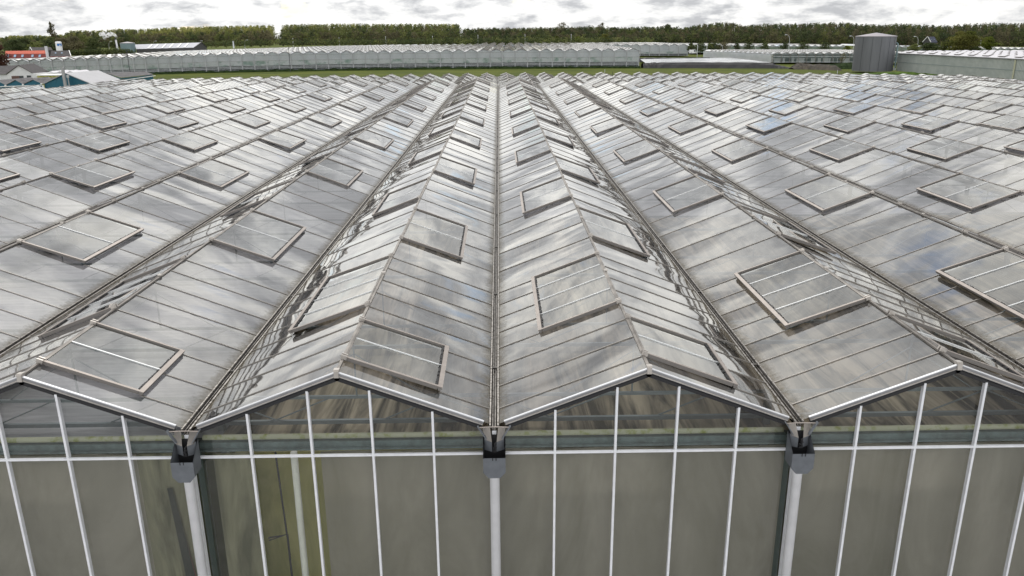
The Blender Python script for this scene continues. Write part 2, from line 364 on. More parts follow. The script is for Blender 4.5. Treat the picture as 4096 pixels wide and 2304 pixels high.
# ------------------------------------------------------------------ the near greenhouse
P_, W_, RISE, GW = .732, 4.0, .775, .07
def yk(k): return P_*k - .30
KEND = 102; YEND = yk(KEND)
KT = [(-60, 76), (-50, 82), (-46, 87), (-42, 91), (-38, 93), (-34, 96), (-30, 98), (-22, 100), (-14, 102), (6, 102), (10, 99), (18, 96), (26, 93), (34, 90), (42, 86), (50, 81), (60, 76)]
def kend(x):                               # the back wall is stepped: outer bays are a little shorter
    for (a, ka), (b_, kb) in zip(KT, KT[1:]):
        if a <= x <= b_: return int(round(ka + (kb-ka)*(x-a)/(b_-a)))
    return 76
NB0, NB1 = -13, 13                         # bays between gutters 4*NB0 .. 4*NB1
SLOPE = math.atan2(RISE, W_/2); SLV = Vector((math.cos(SLOPE), 0, -math.sin(SLOPE))); NRM = Vector((math.sin(SLOPE), 0, math.cos(SLOPE)))
VX = 1.26                                  # horizontal reach of a vent down the slope
gh = empty('greenhouse', (0, 0, G0), 'nearest large glass greenhouse with rows of ridged roofs and open roof vents', 'greenhouse')
def gchild(mb, name, m, **k):
    o = mb.build(name, m, gh, **k); o.location = Vector(o.location) + Vector((0, 0, -G0)); return o
def vents_for(side, ke=102):                       # list of (k0, k1, inner bar positions)
    r = []
    if side > 0: r.append((1, 3, [2]))
    else: r.append((4, 8, [5, 6, 7]))
    k = 10 if side > 0 else 16
    while k+4 < ke-1:
        r.append((k, k+4, [k+2] if k < ke-12 else [k+1, k+2, k+3])); k += 12
    return r
def bar_list(ke):
    h = (ke-10)//2*2
    return list(range(1, 9)) + list(range(10, h, 2)) + list(range(h, ke))

def slope_meshes(side, ke):
    """roof slope in local coordinates: ridge at x=0 z=RISE, falls towards +x (side 1) or -x"""
    YE = yk(ke); vs = vents_for(side, ke); b = MB(); bars = MB(); xe = W_/2 - GW
    def P(x, y, lift=0.):                  # x = horizontal distance from ridge
        z = RISE*(1 - x/(W_/2)); return (side*(x + NRM.x*lift), y, z + NRM.z*lift)
    def q(x0, x1, y0, y1):
        a, bb, cc, d = P(x0, y0), P(x1, y0), P(x1, y1), P(x0, y1)
        b.quad(a, bb, cc, d) if side > 0 else b.quad(a, d, cc, bb)
    ycur = 0.
    for (k0, k1, ib) in vs:
        q(.0, xe, ycur, yk(k0)); q(VX, xe, yk(k0), yk(k1)); ycur = yk(k1)
    q(.0, xe, ycur, YE)
    for k in bar_list(ke):
        x0 = .02
        for (k0, k1, ib) in vs:
            if k0 <= k <= k1: x0 = VX
        b.bar(P(x0, yk(k)), P(xe, yk(k)), .018, .012, up=(side*NRM.x, 0, NRM.z), m='bar_metal')
    return b, bars
def vent_meshes(nk, ib, side):
    """vent frame in local coords, hinged at the ridge, slightly raised; y from 0 to nk*P_"""
    Ly = nk*P_; op = R(.3)                # opening angle
    ca, sa = math.cos(-SLOPE+op), math.sin(-SLOPE+op)
    sl = VX/math.cos(SLOPE) + .03
    n = Vector((-sa*side, 0, ca))
    def P(t, y, h=0.): return Vector((side*(ca*t), y, .022 + sa*t)) + n*h
    f = MB(); u = tuple(n)
    fw = .066
    f.bar(P(sl-fw/2, -.02), P(sl-fw/2, Ly+.02), fw, .010, up=u, m='warm_aluminium', off=.032)      # lower rail
    f.bar(P(sl-fw/2, -.018), P(sl-fw/2, Ly+.018), fw*.86, .032, up=u, m='seal_grey')
    f.bar(P(sl-fw/2, -.02), P(sl-fw/2, Ly+.02), fw*.6, .018, up=u, m='seal_grey', off=-.018)
    for y, ww in ((0, .042), (Ly, .030)):
        f.bar(P(.0, y), P(sl-fw, y), ww, .008, up=u, m='warm_aluminium', off=.034)
        f.bar(P(.0, y), P(sl-fw, y), ww*.75, .034, up=u, m='seal_grey')
        f.bar(P(.0, y), P(sl-fw, y), ww*.55, .018, up=u, m='seal_grey', off=-.018)
    f.bar(P(.03, .03), P(.03, Ly-.03), .03, .02, up=u, m='ridge_metal')
    for y in (0, Ly):
        for q_ in (-.03, .03): f.bar(P(-.035, y+q_), P(.05, y+q_), .022, .06, up=u, m='aluminium')
    rnd = random.Random(int(nk*10)+side)
    y = .06
    while y < Ly-.1:                       # curled seal along the lower rail
        l = rnd.uniform(.05, .16); f.bar(P(sl-fw-.012-rnd.random()*.012, y), P(sl-fw-.012-rnd.random()*.012, min(y+l, Ly-.05)), .02+rnd.random()*.018, .03, up=u, m='rubber'); y += l+rnd.uniform(0, .05)
    g = MB(); a, b_, c_, d = P(.04, .02, .012), P(sl-fw, .02, .012), P(sl-fw, Ly-.02, .012), P(.04, Ly-.02, .012)
    g.quad(a, b_, c_, d) if side > 0 else g.quad(a, d, c_, b_)
    bs = []
    for k in ib:
        bb = MB(); bb.bar(P(.05, k*P_), P(sl-fw, k*P_), .016, .016, up=u, off=.014); bs.append(bb)
    return f, g, bs

def in_view(p, pad=.1):
    d = Vector(p)-CAM; t = d.dot(FW)
    if t < .3: return False
    return abs(d.dot(RT2)/t) < .64+pad and abs(d.dot(UP2)/t) < .36+pad

def build_near():
    protos = {}
    vl = []
    for i in range(NB0, NB1):
        xr = i*W_ + 2.
        for side in (-1, 1):
            ke = kend(xr); key = ('s', side, ke)
            if key not in protos:
                b, bars = slope_meshes(side, ke)
                o = gchild(b, 'roof_slope', 'roof_glass', loc=(xr, 0, 0)); protos[key] = o
            else:
                dupe(protos[key], gh, loc=(xr, 0, -G0))
            for (k0, k1, ib) in vents_for(side, ke): vl.append((xr, side, k0, k1, tuple(j-k0 for j in ib)))
        # ridge cap
        kr = ('ridge', ke)
        if kr not in protos:
            r = MB(); r.bar((0, -.02, RISE+.0), (0, yk(ke), RISE+.0), .04, .026, m='ridge_metal')
            for k in range(0, ke, 6): r.bar((0, yk(k)+.3-.04, RISE+.03), (0, yk(k)+.3+.04, RISE+.02), .07, .03, m='aluminium')
            protos[kr] = gchild(r, 'ridge_cap', 'ridge_metal', loc=(xr, 0, 0))
        else: dupe(protos[kr], gh, loc=(xr, 0, -G0))
        # gable trim (front) and gable glass
        if abs(i+.5) < 6:
            if 'trim' not in protos:
                t = MB()
                for s in (-1, 1):
                    a = Vector((0, -.02, RISE)); b_ = Vector((s*(W_/2-.14), -.02, RISE*.07)); u = (s*NRM.x, 0, NRM.z)
                    t.bar(a, b_, .028, .012, up=u, m='trim_white', off=.015)
                    t.bar(a + Vector((0, .008, 0)), b_ + Vector((0, .008, 0)), .045, .052, up=u, m='trim_grey', off=-.038)
                    t.bar(a + Vector((0, -.018, 0)), b_ + Vector((0, -.018, 0)), .012, .012, up=u, m='aluminium', off=-.028)
                    t.bar(a + Vector((0, .02, 0)), b_ + Vector((0, .02, 0)), .05, .045, up=u, m='rubber', off=-.098)
                t.box(-.03, .03, -.055, .03, RISE-.05, RISE+.045, m='aluminium')
                protos['trim'] = gchild(t, 'gable_trim', 'trim_grey', loc=(xr, 0, 0))
                g = MB(); g.poly([(-W_/2+.02, .035, -.39), (W_/2-.02, .035, -.39), (W_/2-.02, .035, -.09), (0, .035, RISE-.08), (-W_/2+.02, .035, -.09)])
                protos['gable'] = gchild(g, 'gable_glass', 'wall_glass', loc=(xr, 0, 0))
                g = MB(); g.quad((-W_/2+.02, .035, G0+.3), (W_/2-.02, .035, G0+.3), (W_/2-.02, .035, -.40), (-W_/2+.02, .035, -.40))
                protos['wallglass'] = gchild(g, 'wall_glass', 'wall_glass', loc=(xr, 0, 0))
                g = MB(); g.box(-W_/2, W_/2, -.035, .0, -.41, -.382); protos['transom'] = gchild(g, 'transom', 'white_paint', loc=(xr, 0, 0))
                g = MB(); g.box(-W_/2, W_/2, -.08, .1, G0, G0+.3); protos['plinth'] = gchild(g, 'plinth', 'concrete', loc=(xr, 0, 0))
                g = MB(); g.tube([(-W_/2+.1, .22, -.235), (W_/2-.1, .22, -.235)], .038, 8); protos['pipe'] = gchild(g, 'heating_pipe', 'mossy_pipe', loc=(xr, 0, 0), smooth=True)
                g = MB(); g.box(-W_/2+.06, W_/2-.06, .16, .30, -.37, -.285); g.box(-W_/2+.06, W_/2-.06, .10, .19, -.385, -.365); g.box(-W_/2+.06, W_/2-.06, .30, .34, -.33, -.27)
                protos['gb'] = gchild(g, 'eaves_beam', 'galvanised', loc=(xr, 0, 0))
            else:
                for k in ('trim', 'gable', 'wallglass', 'transom', 'plinth', 'pipe', 'gb'): dupe(protos[k], gh, loc=(xr, 0, -G0))
    # gutters
    for i in range(NB0, NB1+1):
        x = i*W_
        ke = min(kend(x-2), kend(x+2)); YE = yk(ke); kg = ('gutter', ke)
        if kg not in protos:
            g = MB(); y0 = -.05
            g.box(-.022, .022, y0, YE, -.09, -.045, m='gutter_dark')
            for s in (-1, 1):
                g.quad((s*.022, y0, -.045), (s*.075, y0, .012), (s*.075, YE, .012), (s*.022, YE, -.045), m='gutter_dark')
                g.box(s*.052-.011, s*.052+.011, y0, YE, .012, .034, m='gutter_rail')
                g.box(s*.019-.004, s*.019+.004, y0, YE, -.04, .0, m='gutter_rail')
            for k in range(3, ke, 5): g.box(-.05, .05, yk(k)-.03, yk(k)+.03, -.02, .014, m='gutter_dark')
            protos[kg] = gchild(g, 'gutter', 'gutter_dark', loc=(x, 0, 0))
        else: dupe(protos[kg], gh, loc=(x, 0, -G0))
        if abs(i) > 3: continue
        if 'hopper' not in protos:
            h = MB()                        # rain hopper: open box with chamfered bottom corners
            x0, zt, zb, yf, yb = .145, -.31, -.60, -.31, -.06
            pts = [(-x0, zt), (x0, zt), (x0, zb+.08), (x0-.07, zb), (-x0+.07, zb), (-x0, zb+.08)]
            h.poly([(a, yf, b) for a, b in pts]); h.poly([(a, yf+.006, b) for a, b in pts][::-1])
            for s in (-1, 1):
                h.poly([(s*x0, yf, zt), (s*x0, yf, zb+.08), (s*x0, yb, zb+.08), (s*x0, yb, -.10)])
                h.poly([(s*(x0-.006), yf, zt), (s*(x0-.006), yf, zb+.08), (s*(x0-.006), yb, zb+.08), (s*(x0-.006), yb, -.10)])
                h.quad((s*x0, yf, zb+.08), (s*(x0-.07), yf, zb), (s*(x0-.07), yb, zb), (s*x0, yb, zb+.08))
            h.quad((-x0+.07, yf, zb), (x0-.07, yf, zb), (x0-.07, yb, zb), (-x0+.07, yb, zb))
            h.quad((-x0, yb, zb+.08), (x0, yb, zb+.08), (x0, yb, -.10), (-x0, yb, -.10), m='rubber')
            for s in (-1, 1): h.box(s*.022-.006, s*.022+.006, yf-.004, yf+.002, zt-.035, zt+.001, m='rubber')
            ho = gchild(h, 'rain_hopper', 'hopper_grey', loc=(x, 0, 0)); protos['hopper'] = ho
            e = MB()                        # flared gutter end with two wing plates and a tie rod
            for s in (-1, 1):
                e.poly([(s*.03, -.16, -.16), (s*.12, -.14, -.13), (s*.15, -.06, -.0), (s*.055, -.07, .02)], m='ridge_metal')
                e.bar((s*.10, -.12, -.12), (s*.21, -.10, .055), .012, .05, up=(0, -1, 0), m='hopper_grey')
                e.poly([(s*.03, -.155, -.16), (s*.03, -.155, -.30), (s*.13, -.10, -.30), (s*.13, -.10, -.12)], m='hopper_grey')
            for j in range(9): e.box(random.uniform(-.03, .015), random.uniform(.018, .035), -.19, -.15, -.17-.015*j, -.16-.015*j, m='rubber')
            e.tube([(-.19, -.115, .03), (-.06, -.13, .045), (.06, -.13, .045), (.19, -.115, .03)], .008, 6, m='warm_aluminium')
            protos['gend'] = gchild(e, 'gutter_end', 'hopper_grey', loc=(x, 0, 0))
            d = MB(); d.tube([(0, -.17, -.60), (0, -.17, G0)], .065, 14, m='pipe_white'); d.tube([(0, -.17, -.59), (0, -.17, -.64)], .055, 12, m='hopper_grey')
            protos['dp'] = gchild(d, 'downpipe', 'pipe_white', loc=(x, 0, 0), smooth=True)
            d = MB(); d.box(-.028, .028, -.052, .02, G0+.3, -.05); protos['post'] = gchild(d, 'wall_post', 'white_paint', loc=(x+.0, 0, 0))
            d = MB(); d.box(-.04, .04, .24, .34, G0, -.3); protos['ipost'] = gchild(d, 'inner_column', 'column_dark', loc=(x, 0, 0))
        else:
            for k in ('hopper', 'gend', 'dp', 'post', 'ipost'): dupe(protos[k], gh, loc=(x, 0, -G0))
    # wall mullions, one part each
    for j in range(-14, 15):
        if j % 5 == 0: continue
        x = .8*j; dx = abs((x+400.) % 4. - 2.); zt = RISE*(1-dx/2.) - .085
        m = MB(); m.box(-.015, .015, -.03, .03, G0+.3, zt); gchild(m, 'wall_mullion', 'white_paint', loc=(x, 0, 0))
    # vents: the hundred that show largest as parts with panes and bars, the rest merged
    def cen(v): return Vector((v[0] + v[1]*.6, yk((v[2]+v[3])/2), RISE*.7))
    vis = [v for v in vl if in_view(cen(v))]
    vis.sort(key=lambda v: (cen(v)-CAM).length)
    near, far = vis[:100], vis[100:]
    vp = {}; rv = random.Random(77)
    for v in near:
        xr, side, k0, k1, ib = v; key = (side, k1-k0, ib)
        if key not in vp:
            f, g, bs = vent_meshes(k1-k0, ib, side)
            o = gchild(f, 'roof_vent', ['warm_aluminium', 'rubber', 'aluminium'], loc=(xr, yk(k0), RISE)); o.rotation_euler.y = -side*R(rv.uniform(-.3, 1.1))
            g.build('vent_pane', 'vent_glass', o)
            for bb in bs: bb.build('vent_bar', 'bright_bar', o)
            vp[key] = o
        else: dupe(vp[key], gh, loc=(xr, yk(k0), RISE-G0)).rotation_euler.y = -side*R(rv.choice((rv.uniform(-.3, 1.1), rv.uniform(-.2, .5), rv.uniform(.6, 1.8))))
    F, Gm = MB(), MB()
    for v in far:
        xr, side, k0, k1, ib = v; f, g, bs = vent_meshes(k1-k0, ib, side)
        for src, dst in ((f, F), (g, Gm)) + tuple((bb, F) for bb in bs):
            i = len(dst.v); dst.v += [(a+xr, b_+yk(k0), c_+RISE) for a, b_, c_ in src.v]; dst.f += [tuple(i+q for q in ff) for ff in src.f]
            dst.m += [mm_ if dst is F else 'vent_glass' for mm_ in src.m] if src is not g else ['vent_glass']*len(src.f)
    i = len(F.v); F.v += Gm.v; F.f += [tuple(i+q for q in ff) for ff in Gm.f]; F.m += Gm.m
    o = gchild(F, 'distant_vents', 'warm_aluminium'); tag(o, kind='stuff')
    # inside: trusses, screens, curtains
    for q, k in enumerate([2, 6] + list(range(12, 60, 6))):
        t = MB(); y = yk(k); xa, xb = (NB0*W_, NB1*W_) if k > 20 else (-7*W_, 7*W_)
        t.box(xa, xb, y-.02, y+.02, -.13, -.085); t.box(xa, xb, y-.025, y+.025, -.53, -.47)
        n = int((xb-xa)/.8)
        for j in range(n):
            x = xa + j*.8
            if j % 5 in (1, 3): t.bar((x, y, -.47), (x+.8, y, -.13), .018, .018, up=(0, 1, 0))
            elif j % 5 != 2: t.bar((x, y, -.13), (x+.8, y, -.47), .018, .018, up=(0, 1, 0))
        for i in range(int(xa/W_), int(xb/W_)+1): t.box(i*W_-.045, i*W_+.045, y-.05, y+.05, -1.2, -.09)
        for i in range(int(xa/W_), int(xb/W_)):       # wind braces rising to the ridge
            xr = i*W_+2
            t.bar((xr, y, -.1), (xr, y, RISE-.02), .022, .022, up=(0, 1, 0))
            t.bar((xr-1., y, -.1), (xr, y, RISE*.72), .014, .014, up=(0, 1, 0)); t.bar((xr+1., y, -.1), (xr, y, RISE*.72), .014, .014, up=(0, 1, 0))
        gchild(t, 'roof_truss', 'truss_metal')
    def sheet(x0, x1, y0, y1, z, mt, name, nx=1):
        b = MB(); b.quad((x0, y0, z), (x1, y0, z), (x1, y1, z), (x0, y1, z)); return gchild(b, name, mt)
    sheet(NB0*W_, -28, .55, yk(81), -.62, 'screen_grey', 'shade_screen'); sheet(-28, -3.95, .55, yk(98), -.62, 'screen_grey', 'shade_screen')
    sheet(-3.95, NB1*W_, .55, 15., -.62, 'screen_brown', 'shade_screen')
    sheet(-3.95, 20, 15., yk(95), -.62, 'screen_grey', 'shade_screen'); sheet(20, NB1*W_, 15., yk(80), -.62, 'screen_grey', 'shade_screen')
    for i in range(-6, 6):
        x0, x1 = i*W_+.06, (i+1)*W_-.06
        segs = {-1: [(x0+.16, x0+.66, 'curtain_dark'), (x1-2.28, x1, 'curtain')], -2: [(x0, x1-.74, 'curtain'), (x1-.74, x1-.03, 'curtain_dark')]}.get(i, [(x0, x1, 'curtain')])
        for a, b_, cm in segs:
            cmb = MB(); n = max(2, int((b_-a)/.12))
            for j in range(n):
                xa, xb = a+(b_-a)*j/n, a+(b_-a)*(j+1)/n
                ya, yb = .17+.012*math.sin(xa*5.1+i), .17+.012*math.sin(xb*5.1+i)
                cmb.quad((xa, ya, G0+.3), (xb, yb, G0+.3), (xb, yb, -.44), (xa, ya, -.44))
            gchild(cmb, 'side_curtain', cm, smooth=True)
    b = MB(); b.quad((-3.9, 1.3, G0+.1), (-.1, 1.3, G0+.1), (-.1, 1.3, -.63), (-3.9, 1.3, -.63)); gchild(b, 'inner_screen', 'curtain_green')
    b = MB(); b.tube([(-2.80, .45, G0), (-2.78, .45, -.6)], .05, 8); gchild(b, 'white_riser', 'riser_white', smooth=True)
    b = MB(); b.tube([(-3.0, .5, -2.3), (-3.05, .5, -.62)], .014, 6); b.tube([(-2.96, .42, G0), (-2.98, .42, -1.9), (-3.25, .42, -1.95)], .016, 6); b.tube([(-2.98, .43, -1.9), (-3.25, .43, -2.0)], .009, 6)
    gchild(b, 'hanging_cable', 'rubber')
    b = MB(); b.poly([(-4.45, .14, -.95), (-4.38, .14, -.95), (-4.14, .14, -3.4), (-4.32, .14, -3.4)]); b.poly([(-4.38, .142, -1.3), (-4.33, .142, -1.5), (-4.12, .142, -3.4), (-4.2, .142, -3.4)], m='red_brick')
    gchild(b, 'curtain_tear', 'dark_inside')
    for i in range(NB0, NB1):
        ye = yk(kend(i*W_+2)); b = MB(); b.quad((i*W_+4, ye, -.1), (i*W_, ye, -.1), (i*W_, ye, G0), (i*W_+4, ye, G0)); b.poly([(i*W_+4, ye, -.1), (i*W_+2, ye, RISE-.02), (i*W_, ye, -.1)]); gchild(b, 'rear_wall', 'far_screen')
    for s, x in ((-1, NB0*W_), (1, NB1*W_)):
        b = MB(); b.box(x-.02, x+.02, .0, yk(78), G0, -.1); gchild(b, 'side_wall', 'far_screen')
build_near()

# ------------------------------------------------------------------ greenhouse behind (lower, narrower bays)
def build_second():
    W2, rise, zr = 3.28, .64, -1.46; ya, yb = YEND+.6, 133.4; x00 = 1.42
    root = empty('greenhouse', (0, ya, G0), 'lower greenhouse block directly behind the nearest roof, in front of the grass field', 'greenhouse')
    def part(mb, name, m, **k):
        o = mb.build(name, m, root, **k); o.location = Vector(o.location) - Vector((0, ya, G0)); return o
    n0, n1 = -20, 24; vn = 0; stuff = MB(); vents = []
    for i in range(n0, n1+1):
        xr = x00 + i*W2; dz = -.0183*xr*xr/125.; zg = zr - rise + dz; zt = zr + dz
        for s in (-1, 1):
            b = MB(); ka = (s*.03)
            a, c_ = (xr, ya, zt), (xr+s*W2/2-s*.06, ya, zg); d, e = (xr+s*W2/2-s*.06, yb, zg), (xr, yb, zt)
            b.quad(a, c_, d, e) if s > 0 else b.quad(a, e, d, c_)
            nv = (s*rise, 0, W2/2); y = ya+.4
            while y < yb:
                if y > 104: b.bar((xr, y, zt), (xr+s*W2/2, y, zg), .022, .015, up=nv, m='bar_metal')
                y += .75
            part(b, 'roof_slope', ['roof_glass2', 'bar_metal'])
            y = 106 + (0 if s > 0 else 3.75) - .4
            while y < yb-1.5:
                if in_view((xr, y, zt), .02): vents.append((xr, y, s, zt, zg))
                y += 7.5
        r = MB(); r.bar((xr, ya, zt), (xr, yb+.05, zt), .05, .04); part(r, 'ridge_cap', 'warm_aluminium')
        g = MB(); g.box(xr+W2/2-.07, xr+W2/2+.07, ya, yb+.1, zg-.06, zg+.02); part(g, 'gutter', 'gutter_dark')
        g = MB(); g.poly([(xr-W2/2, yb, zg-.05), (xr+W2/2, yb, zg-.05), (xr, yb, zt)][::-1]); g.quad((xr+W2/2, yb, zg-.05), (xr-W2/2, yb, zg-.05), (xr-W2/2, yb, G0-.5), (xr+W2/2, yb, G0-.5)); part(g, 'rear_wall', 'far_screen')
    vents.sort(key=lambda v: (Vector((v[0], v[1], v[3]))-CAM).length)
    def vm(v, mb, org):
        xr, y, s, zt, zg = v; n = Vector((s*rise, 0, W2/2)).normalized(); d = Vector((s*W2/2, 0, -rise)).normalized()
        base = Vector((xr, y, zt)) - org
        def P(t, yy, h): return base + d*t + Vector((0, yy, 0)) + n*(h + t*.06)
        for yy in (0, 1.5): mb.bar(P(0, yy, .04), P(1.1, yy, .04), .06, .08, up=n, m='bar_metal')
        mb.bar(P(1.1, 0, .04), P(1.1, 1.5, .04), .07, .08, up=n, m='bar_metal')
        a, b_, c_, e = P(0, 0, .11), P(1.1, 0, .11), P(1.1, 1.5, .11), P(0, 1.5, .11)
        mb.quad(a, b_, c_, e, m='roof_glass2') if s > 0 else mb.quad(a, e, c_, b_, m='roof_glass2')
    for v in vents[:100]:
        mb = MB(); org = Vector((v[0], v[1], v[3])); vm(v, mb, org); part(mb, 'roof_vent', ['bar_metal', 'roof_glass2'], loc=org)
    mb = MB()
    for v in vents[100:]: vm(v, mb, Vector((0, 0, 0)))
    if mb.v: tag(part(mb, 'distant_vents', ['bar_metal', 'roof_glass2']), kind='stuff')
    b = MB(); b.quad((x00+(n0-.5)*W2, ya, -3.4), (x00+(n1+.5)*W2, ya, -3.4), (x00+(n1+.5)*W2, yb-.2, -3.4), (x00+(n0-.5)*W2, yb-.2, -3.4)); part(b, 'shade_screen', 'screen_grey')
    for x in (x00+(n0-.5)*W2, x00+(n1+.5)*W2):
        b = MB(); b.box(x-.03, x+.03, ya, yb, G0-.5, zr-rise-.05-.0183*x*x/125); part(b, 'side_wall', 'far_wall')
    # thin rods standing on the roof
    for px, py0, py1, mt in ((2419, 277, 292, 'steel_white'), (2450, 286, 303, 'black_metal'), (3349, 280, 296, 'steel_white'), (3508, 299, 316, 'black_metal'), (3833, 298, 314, 'lamp_metal'), (1617, 309, 322, 'steel_white')):
        Y = 131.; a, b_ = at(px, py0, Y), at(px, py1, Y); b_.z -= .5; t = MB(); t.tube([b_-b_, Vector((0, 0, a.z-b_.z))], .035, 6, m=mt); t.box(-.06, .06, -.06, .06, 0, .12, m=mt)
        part(t, 'roof_rod', mt, loc=b_)
glass('roof_glass2', tilt=.012, ripple=.02, sag=.05, dirt=.30, dirtcol=(.6, .6, .6), pitch=.375, y0=0, px=1.64, gain=1.2)
mat('far_wall', (.45, .47, .48), .6, var=.08, scale=.6)
build_second()

# ------------------------------------------------------------------ distant greenhouses
def far_greenhouse(label, posts, Y, Lg, wall_h, rise, style, vents=True, vstep=9., name='greenhouse', right_end=True, left_end=False, sub=5, lean=0.):
    """posts: list of (X, base z); ridges run in +Y (with lean in x per metre); one roof bay, post and wall panel per bay"""
    x0, z0 = posts[0]; root = empty(name, (x0, Y, z0), label, 'greenhouse')
    org = Vector((x0, Y, z0))
    def part(mb, nm, m, par=None, **k):
        return mb.build(nm, m, par or root, **k)
    nb = len(posts)-1
    for i in range(nb):
        (xa, za), (xb, zb_) = posts[i], posts[i+1]; xa -= x0; xb -= x0; za -= z0; zb_ -= z0
        xm = (xa+xb)/2; zm = (za+zb_)/2; w_ = xb-xa; lx = lean*Lg
        ga, gb, zt = za+wall_h, zb_+wall_h, zm+wall_h+rise
        r = MB()
        r.quad((xm, -.05, zt), (xm+lx, Lg, zt), (xa+lx, Lg, ga), (xa, -.05, ga)); r.quad((xb, -.05, gb), (xb+lx, Lg, gb), (xm+lx, Lg, zt), (xm, -.05, zt))
        t = MB(); bay = r
        for (a, b_) in (((xa, ga), (xm, zt)), ((xm, zt), (xb, gb))):
            t.bar((a[0], -.06, a[1]), (b_[0], -.06, b_[1]), .12, .10, up=(0, 0, 1), m=style['trim'], off=-.05)
        t.box(xb-.1, xb+.1, -.1, .05, gb-.1, gb+.06, m=style['trim'])
        t.bar((xb, 0, gb-.04), (xb+lx, Lg, gb-.04), .14, .08, m='gutter_dark'); t.bar((xm, 0, zt), (xm+lx, Lg, zt), .05, .04, m='aluminium')
        if vents:
            v = r
            for s in (-1, 1):
                y = (2. if s > 0 else vstep/2+2.)
                while y < min(Lg-3, style.get('vmax', 110)):
                    cx = lean*y; xe = (xb if s > 0 else xa); ge = gb if s > 0 else ga
                    p0 = Vector((xm+cx, y, zt+.10)); p1 = Vector((xm+cx+(xe-xm)*.62, y, zt+(ge-zt)*.62+.28)); dy = Vector((0, style.get('vlen', 2.4), 0))
                    v.quad(p0, p1, p1+dy, p0+dy, m=style['vent']); v.bar(p1, p1+dy, .1, .14, m='bar_metal', off=-.14); v.bar(p0, p1, .08, .14, m='bar_metal', off=-.14)
                    y += vstep
            pass
        ro = part(bay, 'roof_bay', style['roof']); t.build('roof_trim', style['trim'], ro)
        # wall
        wl = MB(); wl.quad((xa, 0, za), (xb, 0, zb_), (xb, 0, gb), (xa, 0, ga), m=style['wallglass']); wl.poly([(xa, 0, ga), (xb, 0, gb), (xm, 0, zt)], m=style['gableglass'])
        wo = part(wl, 'wall_glass', [style['wallglass'], style['gableglass']])
        bars = MB()
        for j in range(1, sub*2):
            x = xa+w_*j/(sub*2); zz = za+(zb_-za)*j/(sub*2); bars.box(x-.022, x+.022, -.04, .0, zz+.1, zz+wall_h, m=style['bar'])
        for j in range(1, sub): 
            x = xa+w_*j/sub; h = rise*(1-abs(j/sub*2-1)); bars.box(x-.03, x+.03, -.045, .0, zm+wall_h, zm+wall_h+h, m=style['bar'])
        for zz, th, mt in style['rails']: bars.bar((xa, -.05, za+zz), (xb, -.05, zb_+zz), .06, th, m=mt)
        bars.build('wall_bars', style['bar'], wo)
        for z_a, z_b, yy, mt in style['back']:
            bk = MB(); bk.quad((xa, yy, za+z_a), (xb, yy, zb_+z_a), (xb, yy, zb_+z_b), (xa, yy, za+z_b)); part(bk, 'inner_screen', mt)
        bk = MB(); bk.poly([(xa, .35, ga-.15), (xb, .35, gb-.15), (xb, .35, gb), (xm, .35, zt-.12), (xa, .35, ga)]); part(bk, 'inner_screen', 'far_screen')
        fl = MB(); fl.quad((xa, 1.5, .2+za), (xb, 1.5, .2+zb_), (xb+lx, Lg, .2+zb_), (xa+lx, Lg, .2+za)); part(fl, 'white_floor', 'white_wall')
    for i in range(nb+1):
        x, z = posts[i][0]-x0, posts[i][1]-z0; p = MB(); pw = style.get('post', .13)
        p.box(-pw, pw, -.16, -.05, 0, wall_h); p.build('wall_post', style['postmat'], root, loc=(x, 0, z))
    for i, on in ((0, left_end), (nb, right_end)):
        if not on: continue
        x, z = posts[i][0]-x0, posts[i][1]-z0; e = MB(); lx = lean*Lg
        e.quad((x, 0, z), (x+lx, Lg, z-.5), (x+lx, Lg, z+wall_h), (x, 0, z+wall_h), m=style['wallglass'])
        eo = part(e, 'side_wall', style['wallglass']); q = MB(); yy = 1.
        q.quad((x-.4, .5, z), (x+lx-.4, Lg, z), (x+lx-.4, Lg, z+wall_h-.2), (x-.4, .5, z+wall_h-.2), m='far_screen')
        while yy < Lg: q.box(x+lean*yy-.03, x+lean*yy+.03, yy-.03, yy+.03, z, z+wall_h, m=style['bar']); yy += 1.2
        for zz in (.3, .62): q.bar((x, 0, z+wall_h*zz), (x+lx, Lg, z+wall_h*zz), .1, .08, m='bar_metal')
        q.build('side_bars', style['bar'], eo)
    return root

def interp(tb, x):
    for (a, ya), (b, yb) in zip(tb, tb[1:]):
        if a <= x <= b: return ya + (yb-ya)*(x-a)/(b-a)
    return tb[0][1] if x < tb[0][0] else tb[-1][1]
def fg1():
    base = [(-60, 322), (40, 317), (645, 298), (882, 289.8), (1300, 281.5), (1700, 277), (2048, 273.5), (2554, 270.5)]
    sp = [(-60, 44.5), (40, 45), (645, 47.4), (1100, 49), (1700, 49.8), (2554, 49.2)]
    px = [2554.]
    while px[-1] > -40: px.append(px[-1]-interp(sp, px[-1]))
    px = px[::-1]; posts = []
    for x in px:
        p = at(x, interp(base, x), 262.); posts.append((p.x, p.z))
    style = dict(roof='far_glass', trim='far_trim', vent='far_glass', wallglass='far_wall_glass', gableglass='far_wall_glass', bar='steel_white', postmat='post_steel', post=.12,
                 rails=[(.12, .08, 'steel_white'), (1.05, .09, 'steel_white'), (1.45, .09, 'steel_white'), (3.35, .05, 'bar_metal'), (5.0, .05, 'bar_metal')],
                 back=[(0, 1.95, .9, 'crop_dark'), (1.85, 3.4, .3, 'far_screen_low'), (3.4, 5.25, .25, 'far_screen')], vmax=150)
    far_greenhouse('very long glass greenhouse across the grass field with white posts and pale screens', posts, 262., 170., 5.28, .82, style, vstep=8., lean=.012)
    return posts
FG1 = fg1()
